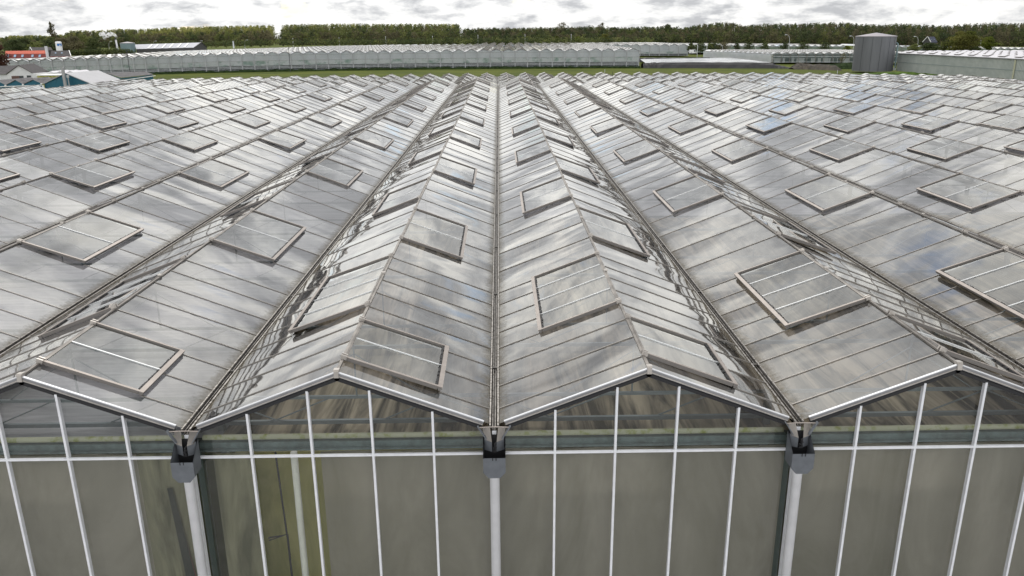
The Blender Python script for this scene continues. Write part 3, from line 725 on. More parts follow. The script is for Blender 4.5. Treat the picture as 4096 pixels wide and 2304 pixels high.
def fg2():
    Y = 395.; px = 2751.; posts = []
    while px > 1900:
        p = at(px, 223.5, Y); posts.append((p.x, p.z)); px -= 38.2
    posts = posts[::-1]
    style = dict(roof='far_glass', trim='trim_grey', vent='far_glass', wallglass='far_wall_glass', gableglass='far_wall_glass', bar='steel_white', postmat='lamp_metal', post=.12,
                 rails=[(.3, .12, 'steel_white'), (1.0, .1, 'steel_white'), (1.9, .1, 'steel_white')], back=[(0, 1.0, 1.2, 'crop_dark'), (1.0, 2.2, .5, 'far_screen_low'), (2.2, 4.7, .4, 'far_screen')], vmax=60)
    far_greenhouse('greenhouse half hidden behind the right end of the very long one, beside the white van', posts, Y, 90., 4.75, .85, style, vstep=8., lean=.012, sub=4)
fg2()
def fg3():
    c0 = at(3090, 250.5, 300.); posts = []; px = 3090.
    while px < 3720:
        p = at(px, 250.5+(px-3090)*.004, 300.); posts.append((p.x, c0.z-(px-3090)*.0006)); px += 33.8
    style = dict(roof='far_glass', trim='bar_metal', vent='far_glass', wallglass='far_wall_glass', gableglass='far_wall_glass', bar='bar_metal', postmat='bar_metal', post=.09, vlen=1.6,
                 rails=[(.15, .12, 'steel_white'), (1.3, .05, 'bar_metal'), (2.1, .12, 'steel_white'), (2.6, .05, 'bar_metal')], back=[(0, 1.6, .6, 'far_patch'), (1.6, 3.1, .6, 'far_patch2')], vmax=80)
    far_greenhouse('small old greenhouse with open vents left of the dark water tank', posts, 300., 62., 3.15, .6, style, vstep=4., lean=-.17, left_end=True, right_end=False, sub=3)
mat('far_patch', (.44, .48, .48), .8, col2=(.05, .09, .09), scale=.9, stretch=(1, 1, .05), detail=2, lo=.49, hi=.51)
mat('far_patch2', (.20, .25, .25), .8, col2=(.05, .09, .085), scale=.7, stretch=(1, 1, .4), detail=3)
fg3()
def fg4():
    style = dict(roof='far_glass', trim='trim_grey', vent='far_glass', wallglass='far_wall_glass', gableglass='far_wall_glass', bar='bar_metal', postmat='bar_metal', post=.08,
                 rails=[(1.6, .12, 'bar_metal')], back=[(0, 3.3, .4, 'far_green')], vmax=30)
    def run(pa, pb, ya, yb, Y, label, name='greenhouse'):
        px = pa; posts = []
        while px < pb:
            g = at(px, ya+(yb-ya)*(px-pa)/(pb-pa), Y); posts.append((g.x, g.z-3.4)); px += 28.
        far_greenhouse(label, posts, Y, 75., 3.4, .9, style, vents=False, lean=.0, sub=2, right_end=False)
    run(2770, 3410, 184, 187., 440., 'distant low greenhouse strip behind the row of small trees')
    run(3580, 3700, 188, 191., 440., 'short piece of distant greenhouse just right of the dark tank')
    run(3905, 4160, 195, 198., 430., 'distant low greenhouse at the right edge behind the round bush')
mat('far_green', (.27, .33, .27), .8, col2=(.18, .24, .19), scale=.5)
fg4()

def right_building():
    """long greenhouse seen from its ribbed side wall; ridges run along the wall"""
    A, B = at(3586, 275, 236.), at(3877, 302, 197.)
    e = Vector((B.x-A.x, B.y-A.y, 0)); Ln = 150.; d = e.normalized(); n = Vector((-d.y, d.x, 0)); n = -n if n.x < 0 else n
    za = A.z; H1 = at(3586, 214.5, 236.).z - A.z; zB = at(3877, 231, 197.).z
    root = empty('greenhouse', (A.x, A.y, A.z), 'greenhouse with a long ribbed grey wall right of the dark tank', 'greenhouse')
    def W(t, s, z): v = A + d*t + n*s; return (v.x-A.x, v.y-A.y, z)
    def zb(t): return (B.z-A.z)*min(1, t/e.length)*1.0
    H = H1
    b = MB(); t = 0.; 
    while t < Ln:
        b.quad(W(t, 0, -.6), W(t+.5, 0, -.6), W(t+.5, 0, H), W(t, 0, H)); b.bar(W(t, -.03, -.6), W(t, -.03, H), .07, .05, up=tuple(-n), m='poly_rib'); t += .5
    o = b.build('ribbed_wall', ['poly_wall', 'poly_rib'], root)
    r = MB(); r.bar(W(0, -.02, H*.42), W(Ln, -.02, H*.42), .1, .18, m='rail_dull'); r.bar(W(0, -.08, H-.05), W(Ln, -.08, H-.05), .25, .2, m='trim_grey')
    r.bar(W(57, -.1, -.6), W(57, -.1, H), .5, .06, up=tuple(-n), m='pale_strip'); r.bar(W(63.5, -.1, -.6), W(63.5, -.1, H), .2, .06, up=tuple(-n), m='tank_teal'); r.build('wall_rails', ['tank_teal', 'trim_grey', 'pale_strip', 'rail_dull'], o)
    for i in range(9):
        w0 = 4.*i; rf = MB()
        rf.quad(W(0, w0, H), W(Ln, w0, H), W(Ln, w0+2, H+.8), W(0, w0+2, H+.8)); rf.quad(W(0, w0+2, H+.8), W(Ln, w0+2, H+.8), W(Ln, w0+4, H), W(0, w0+4, H))
        ro = rf.build('roof_bay', 'poly_roof', root); t = 3.+(i % 2)*3
        while t < Ln and i < 7:
            p = [W(t, w0+.75, H+.55), W(t+2.6, w0+.75, H+.55), W(t+2.6, w0+1.9, H+.95), W(t, w0+1.9, H+.95)]
            v = MB(); v.quad(*p, m='poly_roof'); v.bar(p[0], p[1], .08, .16, m='bar_metal', off=-.16); v.bar(p[1], p[2], .08, .16, m='bar_metal', off=-.16); v.build('roof_vent', ['poly_roof', 'bar_metal'], ro); t += 6.5
    b = MB(); b.quad(W(0, 0, -.6), W(0, 36, -.6), W(0, 36, H), W(0, 0, H)); b.build('end_wall', 'poly_wall', root)
mat('poly_rib', (.33, .37, .36), .6); mat('rail_dull', (.22, .26, .26), .6); mat('pale_strip', (.42, .42, .30), .7); mat('poly_roof', (.50, .49, .52), .4, 0, var=.04, scale=.5, spec=.6)
right_building()

# ------------------------------------------------------------------ dark water tank and other tanks
def tank(label, cx, Y, r, zb, zt, apex, wallm, roofm, ribs, pipe=False, seams=(), name='water_tank', cat='water tank'):
    root = empty(name, (cx, Y, zb), label, cat); n = 200; H = zt-zb; b = MB()
    for j in range(n):
        a0, a1 = 2*math.pi*j/n, 2*math.pi*(j+1)/n; k = .9985 if ribs and j % 2 else 1.
        b.quad((r*k*math.cos(a0), r*k*math.sin(a0), 0), (r*k*math.cos(a1), r*k*math.sin(a1), 0), (r*k*math.cos(a1), r*k*math.sin(a1), H), (r*k*math.cos(a0), r*k*math.sin(a0), H))
    b.build('tank_wall', wallm, root)
    s = MB()
    for a in seams:
        x, y = r*1.006*math.cos(a), r*1.006*math.sin(a); s.bar((x, y, 0), (x, y, H), .05, .02, up=(math.cos(a), math.sin(a), 0), m='black_metal')
    if seams: s.build('wall_seams', 'black_metal', root)
    c_ = MB(); R1 = r*1.015
    for j in range(48):
        a0, a1 = 2*math.pi*j/48, 2*math.pi*(j+1)/48
        c_.poly([(R1*math.cos(a0), R1*math.sin(a0), H), (R1*math.cos(a1), R1*math.sin(a1), H), (0, 0, H+apex)]); c_.quad((R1*math.cos(a0), R1*math.sin(a0), H-.18), (R1*math.cos(a1), R1*math.sin(a1), H-.18), (R1*math.cos(a1), R1*math.sin(a1), H), (R1*math.cos(a0), R1*math.sin(a0), H))
    c_.build('conical_roof', roofm, root)
    if pipe:
        a = R(-22); ca, sa = math.cos(a), math.sin(a); p = MB()
        def Q(rr, z): return (rr*ca, rr*sa, z)
        p.tube([Q(r-.3, H*.80), Q(r+.25, H*.80), Q(r+.5, H*.775), Q(r+.5, H*.70), Q(r+.5, .5), Q(r+.3, .35)], .22, 10)
        p.build('overflow_pipe', 'tank_teal', root, smooth=True); p = MB(); p.tube([Q(r-.2, .55), Q(r+.6, .55)], .16, 8); p.tube([(r*ca-1.3, r*sa-.3, .5), (r*ca+.2, r*sa-.5, .7)], .14, 8); p.box(r*ca-.2, r*ca+.5, r*sa-.7, r*sa-.2, .2, .9, m='lamp_metal'); p.build('valve', 'lamp_metal', root)
tb = at(3488, 279, 234.7); tt = at(3500, 144.5, 229.); apx = at(3503, 131, 235.)
tank('large dark grey steel water tank with conical roof and side pipe', tb.x, 229.+5.7, 5.6, tb.z-.3, tt.z, .95, 'tank_cladding', 'tank_roof', True, True, [R(a) for a in (-150, -122, -98, -72, -50)])
a, b_ = at(509, 168, 420.), at(509, 199, 420.)
tank('small grey green tank beside the grey industrial shed roof', a.x, 420., 3.5, b_.z-1.5, a.z-.45, .6, 'tank_teal', 'tank_roof', False)

# ------------------------------------------------------------------ gabled buildings helper
def gable_house(name, label, cat, org, rz, W, Lh, wall_h, rise, wallm, roofm, over=.25, ribs=False, extra=None, back_drop=0.):
    """gable faces local -y, ridge along +y"""
    root = empty(name, org, label, cat, rz=rz); h = W/2; b = MB()
    for y, fl in ((0, 1), (Lh, -1)):
        pts = [(-h, y, -1), (h, y, -1), (h, y, wall_h), (0, y, wall_h+rise), (-h, y, wall_h)]; b.poly(pts if fl > 0 else pts[::-1])
    b.quad((-h, 0, -1), (-h, 0, wall_h), (-h, Lh, wall_h), (-h, Lh, -1)); b.quad((h, 0, -1), (h, Lh, -1), (h, Lh, wall_h), (h, 0, wall_h))
    wo = b.build('wall', wallm, root)
    if ribs:
        r = MB(); x = -h+.2
        while x < h:
            r.box(x-.02, x+.02, -.04, -.005, 0, wall_h+rise*(1-abs(x)/h)-.05); x += .3
        r.build('cladding_ribs', wallm, wo)
    r = MB(); th = .12
    for s in (-1, 1):
        e = h+over; ze = wall_h-over*rise/h
        a, b2, c2, d2 = (0, -over, wall_h+rise+.03), (s*e, -over, ze+.03), (s*e, Lh+over, ze+.03), (0, Lh+over, wall_h+rise+.03)
        lo = [(p[0], p[1], p[2]+th) for p in (a, b2, c2, d2)]
        r.quad(*lo); r.quad(a, d2, c2, b2); r.quad(lo[0], a, b2, lo[1]); r.quad(lo[1], b2, c2, lo[2]); r.quad(lo[2], c2, d2, lo[3])
        if ribs:
            y = -over+.2
            while y < Lh+over: r.bar((0, y, wall_h+rise+.03+th), (s*e, y, ze+.03+th), .04, .012); y += .9
    ro = r.build('roof', roofm, root)
    return root, wo, ro
# teal barn with the light roof
def barns():
    Y = 138.; pk, el, er = at(262, 290, Y), at(173, 334, Y), at(368, 338, Y)
    gz = ground_z(pk.x, Y); wh = (el.z+er.z)/2-gz
    root, wo, ro = gable_house('barn', 'teal barn with a light grey roof behind the concrete chimney pillar', 'barn', ((el.x+er.x)/2, Y, gz), R(-4), er.x-el.x, 10.2, wh, pk.z-.2-(el.z+er.z)/2, 'teal_cladding', 'light_roof', ribs=True)
    g = MB(); h = (er.x-el.x)/2; g.bar((h+.32, -.3, wh-.15), (h+.32, 10.6, wh-.15), .12, .14); g.build('rain_gutter', 'white_trim', root)
    # concrete pillar
    a, b_ = at(256, 271, 136.8), at(262, 342, 136.8)
    t = MB(); t.box(-.20, .20, -.20, .20, -1.5, a.z-b_.z, m='concrete'); t.box(-.22, .22, -.22, .22, (a.z-b_.z)*.52, (a.z-b_.z)*.52+.06, m='lamp_metal')
    o = t.build('chimney_pillar', 'concrete', loc=b_); tag(o, 'tall pale concrete chimney pillar in front of the teal barn gable', 'chimney')
    a = at(272, 311, 136.9); t = MB(); t.box(-.18, .18, -.1, .1, 0, .45, m='lamp_metal'); t.box(-.07, .07, -.05, .05, -1.6, 0, m='concrete'); tag(t.build('meter_box', 'lamp_metal', loc=a), 'small grey meter box on a post beside the concrete pillar', 'box')
    # multi gable teal barn
    va = [(-47, 344), (25, 341), (95, 337.5), (168, 334)]; pks = [(-10, 323), (64, 321), (133.6, 320)]
    p0 = at(*va[0], Y); root = empty('barn', (p0.x, Y, ground_z(p0.x, Y)), 'low teal barn of three small gables with grey corrugated roofs', 'barn'); gz = root.location.z
    for (vA, vB, pk_) in zip(va, va[1:], pks):
        A, B, P = at(*vA, Y), at(*vB, Y), at(*pk_, Y); ox = Vector((p0.x, Y, gz)); Lb = 14.
        A, B, P = A-ox, B-ox, P-ox
        wl = MB(); wl.poly([(A.x, 0, -1), (B.x, 0, -1), (B.x, 0, B.z), (P.x, 0, P.z), (A.x, 0, A.z)]); x = A.x
        while x < B.x: 
            zt = A.z+(P.z-A.z)*(x-A.x)/(P.x-A.x) if x < P.x else B.z+(P.z-B.z)*(B.x-x)/(B.x-P.x)
            wl.box(x-.02, x+.02, -.04, -.005, 0, zt-.03); x += .3
        wl.build('gable_wall', 'teal_cladding', root)
        rf = MB(); sh = Vector((-1.6, Lb, -.15))
        for S, T in ((A, P), (P, B)):
            S1, T1 = S+Vector((0, -.2, .06)), T+Vector((0, -.2, .06)); rf.quad(S1, T1, T1+sh, S1+sh)
            for j in range(1, 24):
                q = sh*(j/24); rf.bar(S1+q, T1+q, .12, .05)
        rf.build('corrugated_roof', 'fibre_roof', root)
    g = MB(); A, B = at(-47, 350, Y)-ox, at(170, 341.5, Y)-ox; g.bar(A+Vector((0, -.2, 0)), B+Vector((0, -.2, 0)), .14, .12)
    for vA in va[1:]:
        q = at(*vA, Y)-ox; g.box(q.x-.12, q.x+.12, -.35, -.1, q.z-.12, q.z+.06); 
    q = at(170, 341, Y)-ox; g.box(q.x+.1, q.x+.3, -.3, -.1, -1, q.z); g.build('rain_gutter', 'white_trim', root)
    # right teal shed with corrugated roof
    e0, e1, r0, r1 = at(484, 313, 150.), at(611, 300, 160.), at(424, 294.7, 158.), at(578, 288.6, 170.)
    root = empty('barn', (e0.x, e0.y, ground_z(e0.x, e0.y)), 'teal shed with a grey corrugated roof at the edge of the grass', 'barn'); o0 = Vector(root.location)
    e0, e1, r0, r1 = [v-o0 for v in (e0, e1, r0, r1)]
    w_ = MB(); w_.quad((e0.x, e0.y, -1), (e1.x, e1.y, -1), e1, e0); w_.poly([(e1.x, e1.y, -1), (r1.x, r1.y, -1), r1, e1]); w_.poly([(e0.x, e0.y, -1), (r0.x, r0.y, -1), r0, e0]); w_.build('wall', 'teal_cladding', root)
    rf = MB(); up = Vector((0, 0, .12)); ov = (e0-r0).normalized()*.3; rf.quad(e0+ov+up, e1+ov+up, r1+up, r0+up)
    for j in range(31): rf.bar(e0+ov+up+(e1-e0)*j/30, r0+up+(r1-r0)*j/30, .12, .05)
    rf.build('corrugated_roof', 'fibre_roof', root)
    g = MB(); g.bar(e0+Vector((.3, -.3, -.45)), e1+Vector((.6, -.3, -.2)), .12, .12); g.build('rain_gutter', 'white_trim', root)
    # white gabled house
    Y = 186.; pk, el, er = at(78, 260, Y), at(33.7, 297, Y), at(127.5, 293.5, Y); gz = ground_z(pk.x, Y)
    hz = (el.z+er.z)/2; root, wo, ro = gable_house('house', 'white gabled house with dark roof and a brown door', 'house', ((el.x+er.x)/2, Y, gz), R(15), er.x-el.x, 13., hz-gz, pk.z-.15-hz, 'white_wall', 'dark_roof')
    for (x0, x1, z0, z1, mt, nm) in ((-1.9, -.3, 1.3, 3.3, 'door_brown', 'door'), (-.3, .6, 1.3, 3.3, 'window_dark', 'door'), (1.3, 2.2, 2.3, 3.35, 'window_dark', 'window')):
        q = MB(); q.box(x0, x1, -.05, -.004, z0+.1, z1+.1); q.build(nm, mt, root)
    o0 = at(14, 298, 189.); gz2 = ground_z(o0.x, 189.); o0.z = gz2; q = MB(); l0, l1, t0, t1 = [p-o0 for p in (at(-45, 301, 189.), at(36, 296.5, 189.), at(-45, 265, 196.), at(74, 261, 196.))]
    q.quad(Vector((l0.x, .3, -1)), Vector((l1.x, .3, -1)), Vector((l1.x, .3, l1.z)), Vector((l0.x, .3, l0.z)), m='white_wall'); q.quad(l0, l1, t1, t0, m='dark_roof'); bkv = Vector((-.6, 7, 0)); q.quad(t0, t1, Vector((t1.x-.6, t1.y+7, l1.z)), Vector((t0.x-.6, t0.y+7, l0.z)), m='dark_roof'); q.box(-.1, .8, .22, .29, 0, 1.6, m='window_dark')
    tag(q.build('outbuilding', ['white_wall', 'dark_roof'], loc=o0), 'low white outbuilding with dark roof at the left edge', 'outbuilding')
    a0, a1 = at(128, 294, 184.5), at(183, 292, 184.5); gz2 = ground_z(a0.x, 184.5); q = MB(); q.box(0, a1.x-a0.x, 0, 5, -1, a0.z-gz2, m='white_wall'); q.box(.8, 1.5, -.04, -.005, .5, 1.2, m='window_dark'); tag(q.build('annex', 'white_wall', loc=(a0.x, 184.5, gz2)), 'low white annex attached right of the gabled house', 'annex')
    a0, a1 = at(147, 298, 176.), at(252, 293, 176.); gz2 = ground_z(a0.x, 176.); q = MB(); q.box(0, a1.x-a0.x, 0, 4, -1, a0.z-gz2-.25, m='curtain_green'); q.box(-.1, a1.x-a0.x+.1, -.15, 4.1, a0.z-gz2-.25, a0.z-gz2-.05, m='white_trim'); tag(q.build('lean_to', ['curtain_green', 'white_trim'], loc=(a0.x, 176., gz2)), 'flat roofed lean-to with greenish wall and white roof edge', 'lean-to')
    # little white greenhouse
    a0, a1 = at(182, 293, 212.), at(300, 291, 212.); h0 = at(240, 282, 216.).z-a0.z; root = empty('greenhouse', (a0.x, 212., a0.z-1.5), 'tiny white paned greenhouse between the white house and the light barn roof', 'greenhouse')
    ww = (a1.x-a0.x)/3
    for i in range(3):
        q = MB(); x = i*ww; q.quad((x, 0, 1.5), (x+ww/2, 0, 1.5+h0), (x+ww/2, 9, 1.5+h0), (x, 9, 1.5)); q.quad((x+ww/2, 0, 1.5+h0), (x+ww, 0, 1.5), (x+ww, 9, 1.5), (x+ww/2, 9, 1.5+h0)); q.poly([(x, 0, 0), (x+ww, 0, 0), (x+ww, 0, 1.5), (x+ww/2, 0, 1.5+h0), (x, 0, 1.5)])
        for j in range(1, 5):
            q.bar((x, j*2., 1.5), (x+ww/2, j*2., 1.5+h0), .1, .05, m='bar_metal')
        q.build('roof_bay', 'poly_roof', root)
barns()

def houses():
    # long house with the orange red tiled roof
    Y = 300.; a, b_, c_, d = at(22, 204, Y+4), at(186, 202, Y+4), at(22, 216, Y), at(188, 214.5, Y); e, f = at(20, 234, Y-.6), at(184, 232, Y-.6)
    gz = ground_z(a.x, Y); root = empty('house', (a.x, Y, gz), 'long house with a bright red tiled mansard roof', 'house'); o0 = Vector(root.location)
    a, b_, c_, d, e, f = [v-o0 for v in (a, b_, c_, d, e, f)]; bk = Vector((-5.3, 9, 0))
    q = MB(); q.quad(a, b_, d, c_); q.quad(a, c_+bk, d+bk, b_); q.poly([b_, d, d+bk])
    for j in range(1, 60): q.bar(a+(b_-a)*j/60, c_+(d-c_)*j/60, .09, .06)
    q.build('tiled_roof', 'red_tiles', root)
    q = MB(); q.quad(c_, d, f, e); q.poly([d, d+bk, f+bk, f]); q.build('mansard', 'red_brick', root)
    q = MB(); q.quad(e, f, Vector((f.x, f.y, -1)), Vector((e.x, e.y, -1))); q.quad(f, f+bk, Vector((f.x-5.3, f.y+9, -1)), Vector((f.x, f.y, -1))); q.build('wall', 'white_wall', root)
    for px in (32, 61, 91, 131, 160):
        p0 = at(px-4, 219, Y-.1)-o0; p1 = at(px+5, 219, Y-.1)-o0; p2 = at(px+3, 229, Y-.6)-o0; p3 = at(px-6, 229, Y-.6)-o0; off = Vector((0, -.12, .05))
        q = MB(); q.quad(p0+off, p1+off, p2+off, p3+off); q.build('window', 'skylight', root)
    q = MB(); q.bar(b_+Vector((0, -.1, .1)), d+Vector((.1, -.1, .1)), .2, .12); q.build('gable_trim', 'red_tiles', root)
    # white chimney
    t, u = at(190, 185, 290.), at(191, 228, 290.); q = MB(); q.box(-.36, .36, -.36, .36, -1, t.z-u.z); q.box(-.42, .42, -.42, .42, t.z-u.z-.5, t.z-u.z-.35); tag(q.build('chimney', 'white_wall', loc=u), 'square pale chimney at the right end of the red roof', 'chimney')
    # house with white barge boards
    Y = 335.; pk, el = at(124, 191, Y), at(113, 202, Y); er = at(137, 202, Y); gz = ground_z(pk.x, Y)
    root, wo, ro = gable_house('house', 'dark roofed house with white gable edge behind the red roof', 'house', (pk.x, Y, gz), R(-50), 4.6, 7., el.z-gz, pk.z-el.z, 'dark_wall', 'dark_roof', over=.3)
    q = MB()
    for s in (-1, 1): q.bar((0, -.36, el.z-gz+pk.z-el.z+.1), (s*2.6, -.36, el.z-gz-.05), .12, .22)
    q.build('barge_board', 'white_trim', root)
    # dark roof house with two skylights
    Y = 300.; a, b_, c_, d = at(205, 203, Y+4), at(276, 202, Y+4), at(199, 226, Y), at(284, 224, Y); gz = ground_z(a.x, Y); root = empty('house', (a.x, Y, gz), 'house with a plain dark roof and two small skylights below the white silo', 'house'); o0 = Vector(root.location)
    a, b_, c_, d = [v-o0 for v in (a, b_, c_, d)]; q = MB(); q.quad(a, b_, d, c_); q.quad(b_, a, c_+Vector((-4.6, 8, 0)), d+Vector((-4.6, 8, 0))); q.build('roof', 'dark_roof', root)
    q = MB(); q.quad(c_, d, Vector((d.x, d.y, -1)), Vector((c_.x, c_.y, -1))); q.poly([b_, d+Vector((-4.6, 8, 0)), Vector((d.x-4.6, d.y+8, -1)), Vector((d.x, d.y, -1)), d]); q.build('wall', 'red_brick', root)
    q = MB(); q.bar(b_+Vector((.05, -.1, .0)), d+Vector((.05, -.1, 0)), .2, .12); q.build('barge_board', 'white_trim', root)
    for px in (223, 248):
        n = Vector((0, -.1, .1)); f0 = lambda x, y, YY: at(x, y, YY)-o0+n
        q = MB(); q.quad(f0(px-3, 211, Y+2.4), f0(px+3, 211, Y+2.4), f0(px+3, 214.5, Y+1.8), f0(px-3, 214.5, Y+1.8)); q.build('skylight', 'skylight', root)
    # right: dark blue roofed house
    Y = 400.; pk = at(3711, 148, Y); el = at(3699, 165, Y); er = at(3723, 168, Y); gz = ground_z(pk.x, Y); zz = min(el.z, er.z)
    root, wo, ro = gable_house('house', 'house with a dark blue roof among the trees at the right', 'house', (pk.x, Y, gz), R(-55), 3.6, 6., zz-gz, pk.z-zz, 'dark_wall', 'blue_roof', over=.25)
    q = MB()
    for s in (-1, 1): q.bar((0, -.32, pk.z-gz+.1), (s*2.0, -.32, zz-gz-.1), .14, .25)
    q.build('barge_board', 'white_trim', root)
    for t in (1.6, 4.2):
        q = MB(); q.box(.75, 1.15, t, t+.5, zz-gz+(pk.z-zz)*.45, zz-gz+(pk.z-zz)*.45+.25); q.build('skylight', 'skylight', root)
    # industrial shed with white roof lights
    Y = 420.; r0, r1, e0, e1 = at(539, 178, Y+9), at(805, 170, Y+9), at(545, 196, Y), at(778, 190, Y); r2 = at(827, 189, Y+18)
    gz = ground_z(e0.x, Y)-1; root = empty('warehouse', (e0.x, Y, gz), 'long grey roofed warehouse with six white roof light strips', 'warehouse'); o0 = Vector(root.location)
    r0, r1, e0, e1, r2 = [v-o0 for v in (r0, r1, e0, e1, r2)]; q = MB(); q.quad(r0, r1, e1, e0); q.quad(r1, r0, r0+(r2-r1), r2); ro = q.build('roof', 'shed_roof', root)
    q = MB(); q.quad(e0, e1, Vector((e1.x, e1.y, -1)), Vector((e0.x, e0.y, -1))); q.poly([e1, r1, r2, Vector((r2.x, r2.y, -1)), Vector((e1.x, e1.y, -1))]); q.build('wall', 'dark_wall', root)
    q = MB(); q.bar(e1, r1, .5, .25); q.bar(r1, r2, .5, .25); q.build('verge_trim', 'black_metal', root)
    for px in (604, 628, 660, 689, 720, 748):
        n = Vector((0, -.1, .12)); t0 = (px+8-539)/(805-539.); t1 = (px-12-545)/(778-545.); A, B = r0+(r1-r0)*t0, e0+(e1-e0)*t1; A = A+(B-A)*.12; B = A+(B-A)*.95
        q = MB(); q.bar(A+n, B+n, .75, .08); q.build('roof_light', 'white_trim', root)
mat('blue_roof', (.025, .03, .06), .6, var=.2)
houses()

def silo_etc():
    Y = 330.; t, u = at(236, 166, Y), at(239, 204, Y); h = t.z-u.z; b = MB(); r = 1.18
    prof = [(r, 0), (r, h-.5), (r*.96, h-.25), (r*.8, h-.07), (r*.45, h)]
    root = empty('silo', u, 'white upright silo with a blue panel above the dark roof', 'silo')
    n = 28
    for (ra, za), (rb, zb) in zip(prof, prof[1:]):
        for j in range(n):
            a0, a1 = 2*math.pi*j/n, 2*math.pi*(j+1)/n
            b.quad((ra*math.cos(a0), ra*math.sin(a0), za), (ra*math.cos(a1), ra*math.sin(a1), za), (rb*math.cos(a1), rb*math.sin(a1), zb), (rb*math.cos(a0), rb*math.sin(a0), zb))
    b.poly([(r*.45*math.cos(2*math.pi*j/n), r*.45*math.sin(2*math.pi*j/n), h) for j in range(n)]); b.build('silo_body', 'silo_white', root)
    p = MB()
    for j in range(10):
        a0, a1 = R(-92)+R(9)*j, R(-92)+R(9)*(j+1); rr = r+.02
        p.quad((rr*math.cos(a0), rr*math.sin(a0), h*.52), (rr*math.cos(a1), rr*math.sin(a1), h*.52), (rr*math.cos(a1), rr*math.sin(a1), h*.78), (rr*math.cos(a0), rr*math.sin(a0), h*.78))
    for j in range(2):
        a0, a1 = R(-170)+R(9)*j, R(-170)+R(9)*(j+1); p.quad((rr*math.cos(a0), rr*math.sin(a0), h*.56), (rr*math.cos(a1), rr*math.sin(a1), h*.56), (rr*math.cos(a1), rr*math.sin(a1), h*.76), (rr*math.cos(a0), rr*math.sin(a0), h*.76))
    lp = p.build('blue_panel', 'logo_blue', root)
    p = MB(); rr = r+.035
    def S(a, z): return (rr*math.cos(R(a)), rr*math.sin(R(a)), h*z)
    p.poly([S(-62, .56), S(-48, .56), S(-40, .68), S(-50, .66)]); p.poly([S(-46, .56), S(-30, .56), S(-24, .66), S(-36, .63)]); p.build('emblem', 'white_trim', lp)
    p = MB()
    for s in (-1, 1): p.box(s*.8-.1, s*.8+.1, -.9, -.7, -2, 0)
    p.build('leg', 'black_metal', root)
    # chimney stack with smoke
    Y = 420.; t, u = at(467, 151, Y), at(471, 192, Y); hh = t.z-u.z; root = empty('smokestack', u, 'slim white smokestack with dark top giving off white smoke', 'smokestack')
    b = MB(); b.tube([(0, 0, -2), (-.4, 0, hh*.8)], .42, 12); b.build('stack', 'white_wall', root, smooth=True); b = MB(); b.tube([(-.4, 0, hh*.8), (-.5, 0, hh)], .44, 12); b.build('stack_cap', 'black_metal', root, smooth=True)
    b = MB(); b.tube([(-1., 0.3, -2), (-1.1, .3, hh*.75)], .16, 8); b.build('flue_pipe', 'black_metal', root, smooth=True)
    # steam: soft volume
    pts = [(467, 153, .35), (465, 146, .65), (460, 141, .95), (453, 137, 1.2), (446, 136.5, 1.3), (438, 138, 1.5), (431, 142, 1.4), (425, 144, 1.2), (418, 141, 1.5), (411, 137, 1.6), (404, 140, 1.3), (416, 151, .9), (421, 156, .7), (400, 134, .9)]
    bm = bmesh.new(); c0 = at(440, 142, 420.)
    for (px, py, r) in pts:
        p = at(px, py, 420.)-c0; bmesh.ops.create_icosphere(bm, subdivisions=3, radius=r*.82, matrix=Matrix.Translation(p))
    for v in bm.verts: v.co += Vector(noise.noise_vector(v.co*1.1))*.35 + Vector(noise.noise_vector(v.co*2.7))*.14
    me = bpy.data.meshes.new('smoke'); bm.to_mesh(me); bm.free(); me.polygons.foreach_set('use_smooth', [True]*len(me.polygons))
    o = bpy.data.objects.new('smoke', me); COL.objects.link(o); o.location = c0
    md = o.modifiers.new('r', 'REMESH'); md.mode = 'VOXEL'; md.voxel_size = .22
    m = bpy.data.materials.new('smoke'); m.use_nodes = True; nt = m.node_tree; nt.nodes.clear(); out = nt.nodes.new('ShaderNodeOutputMaterial'); v = nt.nodes.new('ShaderNodeVolumePrincipled')
    v.inputs['Color'].default_value = (.96, .96, .98, 1); nzz = nt.nodes.new('ShaderNodeTexNoise'); nzz.inputs['Scale'].default_value = .9; g = nt.nodes.new('ShaderNodeNewGeometry'); nt.links.new(g.outputs['Position'], nzz.inputs['Vector'])
    mr = nt.nodes.new('ShaderNodeMapRange'); mr.inputs[1].default_value = .44; mr.inputs[2].default_value = .62; mr.inputs[3].default_value = .05; mr.inputs[4].default_value = 2.2; nt.links.new(nzz.outputs['Fac'], mr.inputs[0]); nt.links.new(mr.outputs[0], v.inputs['Density'])
    v.inputs['Anisotropy'].default_value = .2; nt.links.new(v.outputs[0], out.inputs['Volume']); me.materials.append(m)
    tag(o, 'white smoke drifting left from the smokestack', kind='stuff')
silo_etc()

# ------------------------------------------------------------------ poles, lamps, masts
def lamp(px, py, Y, hook, label, lean=0., tall=None):
    t = at(px, py, Y); gz = ground_z(t.x, Y); h = (tall or (t.z-gz)); root = empty('street_lamp', (t.x, Y, t.z-h), label, 'street lamp', 'street lamps along the far road')
    p = MB()
    if hook:
        s = hook; pts = [(s*1.6, 0, 0), (s*1.6, 0, h*.72), (s*1.45, 0, h*.86), (s*1.05, 0, h*.95), (s*.5, 0, h*.995), (0, 0, h)]
        p.tube(pts, [.13, .11, .10, .10, .09, .09], 8); p.build('pole', 'lamp_metal', root, smooth=True)
        q = MB(); q.tube([(.15*s, 0, h), (-.75*s, 0, h-.06)], [.12, .2], 8); q.build('lamp_head', 'steel_white', root, smooth=True)
    else:
        p.tube([(0, 0, 0), (0, 0, h)], [.14, .10], 8); p.build('pole', 'lamp_metal', root, smooth=True); q = MB(); q.tube([(0, 0, h-.1), (0, 0, h+.35)], [.16, .12], 8); q.build('lamp_head', 'steel_white', root, smooth=True)
